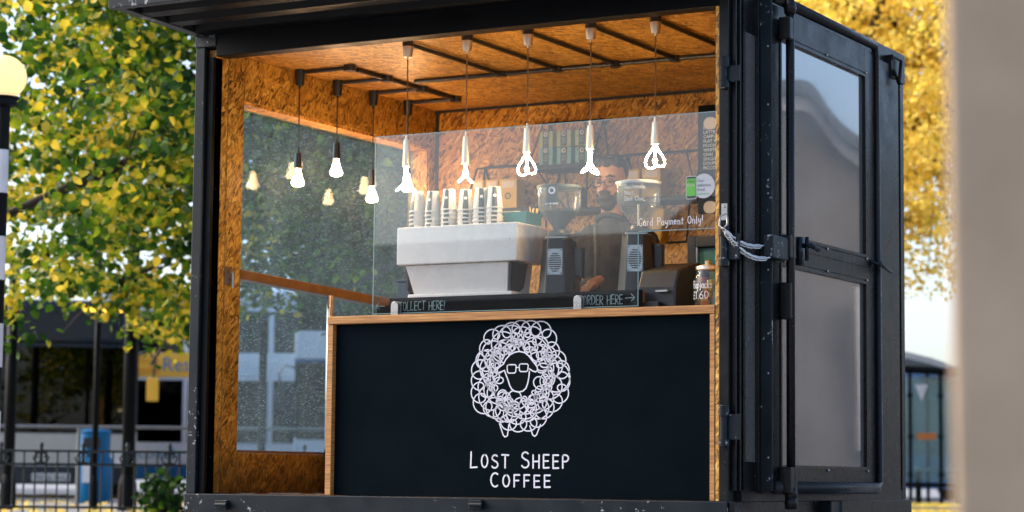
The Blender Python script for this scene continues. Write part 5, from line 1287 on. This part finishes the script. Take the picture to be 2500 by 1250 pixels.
# ------------------------------------------------------------------ buses (local: x across, +y back, front at y=0)
def bus(name, label, loc, rz, Wb, Lb, Hb, double, low, mid, top, plate_txt, front_dark=True):
    t = thing(name, label, 'bus', loc, rz, 'buses waiting behind the trees'); h = Wb/2; z0_ = .30
    def P(mb, n, m_, par=t, **k): return mb.build(n, M[m_] if isinstance(m_, str) else m_, par, **k)
    P(MB().box((-h,.02,z0_),(h,.10,1.02)), 'front_bumper', mid, bevel=.03); P(MB().box((-h+.02,-.01,z0_-.05),(h-.02,.018,.52)), 'lower_skirt', low, bevel=.02)
    P(MB().box((-h,.10,z0_),(-h+.04,Lb,1.05)), 'side_panel', mid); P(MB().box((h-.04,.10,z0_),(h,Lb,1.05)), 'side_panel', mid)
    P(MB().box((-h-.004,.10,z0_-.002),(-h-.0005,Lb,.62)), 'side_skirt', low); P(MB().box((h+.0005,.10,z0_-.002),(h+.004,Lb,.62)), 'side_skirt', low)
    P(MB().box((-h+.04,.12,.34),(h-.04,Lb,.40)), 'bus_floor', 'black_matt')
    lv = [(1.05, 2.30)]+([(2.85, 3.70)] if double else [])
    P(MB().box((-h,Lb,z0_),(h,Lb+.05,1.2)), 'rear_panel', mid)
    for (za, zb2) in lv:
        P(MB().box((-h+.06,.0,za-.02),(h-.06,.02,zb2)), 'windscreen', 'bus_glass', bevel=.0)
        for s_ in (-1, 1):
            P(MB().box((s_*h-.03*(s_ > 0)-.0*(s_ < 0),.02,za),(s_*h+.03*(s_ < 0),.14,zb2)), 'front_pillar', 'black_matt')
            n = 6
            for k in range(n):
                ya, yb_ = .14+(Lb-.2)*k/n, .14+(Lb-.2)*(k+1)/n; wn_ = P(MB().box((s_*(h-.012),ya+.05,za),(s_*(h-.018),yb_-.05,zb2)), 'side_window', 'bus_glass')
                P(MB().box((s_*(h-.04),yb_-.05,za),(s_*h,yb_+.05,zb2)), 'window_pillar', 'bus_white' if double else 'black_matt')
        P(MB().box((-h+.1,Lb-.02,za),(h-.1,Lb,zb2)), 'rear_window', 'bus_glass')
        P(MB().box((-h,.02,zb2),(h,Lb,zb2+.06)), 'ceiling_panel', top)
        for k in range(5):
            yy = 1.8+k*1.3
            for xx in (-.75, .75): P(MB().box((xx-.42,yy,za-.45),(xx+.42,yy+.12,za+.22)), 'seat', 'bus_seat', bevel=.04)
        P(MB().tube([(.1,1.5,za-.6),(.1,1.5,zb2)], .03, 8), 'grab_rail', 'bus_orange'); P(MB().tube([(-.3,.9,za-.6),(-.3,.9,zb2)], .03, 8), 'grab_rail', 'bus_orange')
    z_ = lv[0][1]+.06
    if double:
        P(MB().box((-h,.0,z_),(h,Lb,2.85)), 'middle_band', mid, bevel=.02); P(MB().box((-h,.0,3.76),(h,Lb,4.15)), 'roof', top, bevel=.12); P(MB().box((-.7,-.012,2.42),(.7,-.002,2.74)), 'destination_screen', 'black_matt')
    else:
        P(MB().box((-h,.0,z_),(h,Lb,3.02)), 'roof', top, bevel=.10); ds = P(MB().box((-.85,-.012,z_+.08),(.85,-.002,2.80)), 'destination_screen', 'black_matt')
        P(MB().box((.42,-.020,2.84),(1.06,-.0125,2.90)), 'amber_display', 'dest')
    for s_ in (-1, 1):
        P(MB().lathe([(0,0),(.10,0),(.11,.02),(0,.03)], (0,0,0), 16, Matrix.Translation((s_*(h-.28),.0,.66)) @ Matrix.Rotation(PI/2,4,'X')), 'headlight', 'headlight')
        m_ = P(MB().tube([(s_*(h-.02),.02,2.2),(s_*(h+.16),-.12,2.25),(s_*(h+.24),-.16,2.1),(s_*(h+.22),-.16,1.86)], .018, 8), 'mirror_arm', 'black_plastic'); P(MB().box((s_*(h+.22)-.10,-.19,1.50),(s_*(h+.22)+.08,-.13,1.86)), 'mirror', 'ad_yellow' if s_ > 0 else 'black_plastic', bevel=.02)
        for yy in (2.4, Lb-2.6):
            wh = P(MB().lathe([(.28,-.12),(.46,-.12),(.48,-.08),(.48,.10),(.46,.12),(.28,.12)], (0,0,0), 24, Matrix.Translation((s_*(h-.10),yy,.48)) @ Matrix.Rotation(PI/2,4,'Y')), 'wheel', 'black_matt')
            P(MB().lathe([(0,.0),(.10,.02),(.26,-.02),(.28,.0)], (0,0,0), 20, Matrix.Translation((s_*(h+.02),yy,.48)) @ Matrix.Rotation(s_*PI/2,4,'Y')), 'wheel_hub', 'galv', wh)
    if plate_txt:
        pl = P(MB().box((-.28,-.024,.295),(.28,-.0125,.415)), 'number_plate', 'plate', bevel=.004); font_text('registration', plate_txt, .12, M['print_dark'], pl, frame_mat((-.24,-.028,.31),(1,0,0),(0,0,1)), .48)
    return t
def rzf(px): return math.atan2(rd.y, rd.x)   # x axis along 'rd'
DA = 34.
bA = bus('city_bus', 'single deck bus facing the camera behind the litter bin, black windscreen and cream bumper', vw(DA, lat(135,DA), .0), math.atan2(rd.y,rd.x)+.19, 2.5, 11, 2.95, False, 'bus_navy', 'bus_cream', 'bus_navy', 'MX56 FHU')
DC = 38.
bC = bus('city_bus', 'blue topped double deck bus seen through the kiosk\'s side window', vw(DC, lat(905,DC), .0), math.atan2(rd.y,rd.x)+.02, 2.5, 10.5, 4.2, True, 'bus_blue', 'bus_white', 'bus_blue', None)
DD = 47.
bD = bus('city_bus', 'white and blue double deck bus side on with a yellow advert', vw(DD, lat(270,DD), .0)+vd*0, math.atan2(rd.y,rd.x)-PI/2-.06, 2.5, 10.5, 4.2, True, 'bus_blue', 'bus_white', 'bus_white', None)
# advert on the side that faces the camera: find local side
for s_ in (-1,):
    t = bD
for side in (1, -1):
    h = 1.25; X = side*(h+.006)
    nrm = Vector((side,0,0)); nrm.rotate(bD.rotation_euler)
    if nrm.dot(-vd) > .5:
        MB().box((X-.003,.8,2.36),(X+.003,2.6,2.84)).build('advert_panel', M['ad_yellow'], bD)
        yd = (0,-1,0) if side < 0 else (0,1,0); o0 = .8 if side > 0 else 9.6
        font_text('lettering', "You've", .22, M['ad_orange'], bD, frame_mat((X+side*.010,o0+yd[1]*.06,2.63),yd,(0,0,1)), .42); font_text('lettering', 'got this!', .22, M['ad_orange'], bD, frame_mat((X+side*.010,o0+yd[1]*.06,2.43),yd,(0,0,1)), .46)
        font_text('lettering', 'Results', .40, M['ad_blue'], bD, frame_mat((X+side*.010,o0+yd[1]*.60,2.48),yd,(0,0,1)), 1.1)
        font_text('lettering', 'Stagecoach', .30, M['ad_blue'], bD, frame_mat((X+side*.010,o0-yd[1]*.65,.74),yd,(0,0,1)), 1.6)

# ------------------------------------------------------------------ shelter right
DS = 42.; t = thing('bus_shelter', 'glass bus shelter with curved grey roof beside the kiosk', 'bus shelter'); S_ = lambda px, z, dd=0: vw(DS+dd, lat(px,DS), z)
zr = .42+(1172-905)/F_PX*DS; zr2 = .42+(1172-868)/F_PX*DS
b = MB(); rp = [(2120,zr+.40),(2220,zr+.36),(2280,zr+.25),(2330,zr+.12),(2420,zr+.0)]
for (x0_, za), (x1_, zc_) in zip(rp, rp[1:]): b.hexa([S_(x0_,za-.12), S_(x1_,zc_-.12), S_(x1_,zc_-.12,1.6), S_(x0_,za-.12,1.6), S_(x0_,za), S_(x1_,zc_), S_(x1_,zc_,1.6), S_(x0_,za,1.6)])
part(b, 'roof', M['roof_grey'], t)
for px in (2150, 2224, 2298, 2400):
    for dd in (0, 1.3): part(MB().tube([S_(px,0,dd), S_(px,zr+.05,dd)], .035, 10), 'post', M['band_black'], t)
    for zz in (.55, 1.25, 2.0): part(MB().ellipsoid(S_(px,zz),(.06,.06,.06),8,6), 'fixing', M['band_black'], t)
part(MB().tube([S_(2150,zr+.06),S_(2400,zr-.02)], .07, 8), 'beam', M['band_black'], t); part(MB().tube([S_(2150,.36),S_(2400,.36)], .04, 8), 'beam', M['band_black'], t)
for a, c in ((2156,2219),(2229,2293),(2303,2395)):
    for dd in (0, 1.3): b = MB().hexa([S_(a,.42,dd),S_(c,.42,dd),S_(c,.42,dd+.01),S_(a,.42,dd+.01),S_(a,zr-.1,dd),S_(c,zr-.1,dd),S_(c,zr-.1,dd+.01),S_(a,zr-.1,dd+.01)]); part(b, 'glass_panel', M['shelter_glass'], t)
b = MB(); b.quad(S_(2238,1.62,-.01),S_(2284,1.70,-.01),S_(2284,1.58,-.01),S_(2238,1.50,-.01)); 
part(MB().hexa([S_(2240,1.19,-.02),S_(2286,1.19,-.02),S_(2286,1.19,-.01),S_(2240,1.19,-.01),S_(2240,1.31,-.02),S_(2286,1.31,-.02),S_(2286,1.31,-.01),S_(2240,1.31,-.01)]), 'orange_strip', M['bus_orange'], t)
part(MB().hexa([S_(2170,.7,1.2),S_(2230,.7,1.2),S_(2230,.7,1.22),S_(2170,.7,1.22),S_(2170,2.0,1.2),S_(2230,2.0,1.2),S_(2230,2.0,1.22),S_(2170,2.0,1.22)]), 'timetable_board', M['band_white'], t)
part(MB().hexa([S_(2200,.62,.5),S_(2390,.62,.5),S_(2390,.62,.8),S_(2200,.62,.8),S_(2200,.68,.5),S_(2390,.68,.5),S_(2390,.68,.8),S_(2200,.68,.8)]), 'bench_seat', M['roof_grey'], t)
for px in (2258, 2360): part(MB().tube([S_(px,0,.65),S_(px,.62,.65)], .06, 8), 'bench_leg', M['band_black'], t)
part(MB().prism([(0,0),(.11,.30),(.22,0)], lambda a, c: S_(2236+a*140,2.1-c+.1,-.02), lambda a, c: S_(2236+a*140,2.1-c+.1,-.01)), 'white_notice', M['band_white'], t)
bE = bus('city_bus', 'blue bus roof showing above the bus shelter on the right', vw(52, lat(2330,52), 0), math.atan2(rd.y,rd.x)+.3, 2.5, 9, 2.95, False, 'bus_blue', 'bus_blue', 'bus_blue', None)
bE['group'] = 'buses waiting behind the trees'

# ------------------------------------------------------------------ street behind the viewpoint (mirrored in the glass)
def house(name, label, x0, x1, y, dep, h_, mat):
    t = thing(name, label, 'building', ((x0+x1)/2, y, 0)); hw_ = (x1-x0)/2
    MB().box((-hw_,-dep,0),(hw_,0,h_)).build('wall', M[mat], t)
    r_ = MB(); r_.prism([(-dep-.3,h_),(.3,h_),(-dep/2,h_+2.2)], lambda a, c: (-hw_-.2,a,c), lambda a, c: (hw_+.2,a,c)); rf = r_.build('roof', M['slate'], t)
    n = int(hw_*2/2.6)
    for k in range(n):
        xx = -hw_+(k+.5)*2*hw_/n
        for zz in (1.0, 3.6):
            if zz+1.6 < h_:
                w_ = MB().box((xx-.6,.0,zz),(xx+.6,.05,zz+1.6)).build('window', M['bstone'], t); MB().box((xx-.52,.051,zz+.08),(xx+.52,.06,zz+1.52)).build('pane', M['win_dark'], w_)
house('terrace_house', 'brick terrace house across the street mirrored in the glass', -36, -19, -44, 9, 5.2, 'brick')
house('terrace_house', 'pale stone terrace house across the street mirrored in the glass', -18.6, -4, -43, 9, 6.0, 'bstone')
def vmir(px, py, dep):
    q = atd(px, py, dep); return Vector((2*XB-q.x, q.y, q.z))
t = thing('reflection_pavilion', 'unseen pavilion with a sweeping curved roof, added for the reflection in the door panel', 'pavilion')  # out of view, added and shaped to be reflected in the door panels
crv = [(1700,196),(1850,196),(1925,194),(1960,193),(1985,200),(2005,222),(2030,262),(2060,298),(2090,322),(2120,342),(2200,380),(2400,430)]
def band(o0, o1, dep, thick, name, mt):
    b = MB()
    for (xa, ya), (xb, yb_) in zip(crv, crv[1:]):
        c = [vmir(xa,ya+o1,dep), vmir(xb,yb_+o1,dep), vmir(xb,yb_+o0,dep), vmir(xa,ya+o0,dep)]
        n_ = Vector((.48,.88,0))*thick; b.hexa([c[0],c[1],c[1]+n_,c[0]+n_,c[3],c[2],c[2]+n_,c[3]+n_])
    part(b, name, M[mt], t)
band(0, 34, 19, .5, 'roof_rim', 'slate'); band(34.5, 74, 19.1, .3, 'fascia', 'white_paint')  # dark and pale bands following the curve wanted in the reflection
b = MB(); n_ = Vector((.48,.88,0))*3
for (xa, ya), (xb, yb_) in zip(crv, crv[1:]):
    p0, p1 = vmir(xa,ya+75,19.15), vmir(xb,yb_+75,19.15); g0, g1 = Vector((p0.x,p0.y,.0)), Vector((p1.x,p1.y,.0)); b.hexa([g0,g1,g1+n_,g0+n_,p0,p1,p1+n_,p0+n_])
part(b, 'wall', M['wall_grey'], t)
b = MB(); p0, p1 = vmir(2095,700,18.8), vmir(2150,700,18.8); q0, q1 = vmir(2105,1100,18.8), vmir(2150,1100,18.8); n2 = n_*.03
b.hexa([q0,q1,q1+n2,q0+n2,p0,p1,p1+n2,p0+n2]); part(b, 'door', M['white_paint'], t)  # pale slab added for the bright sliver reflected in the lower panel
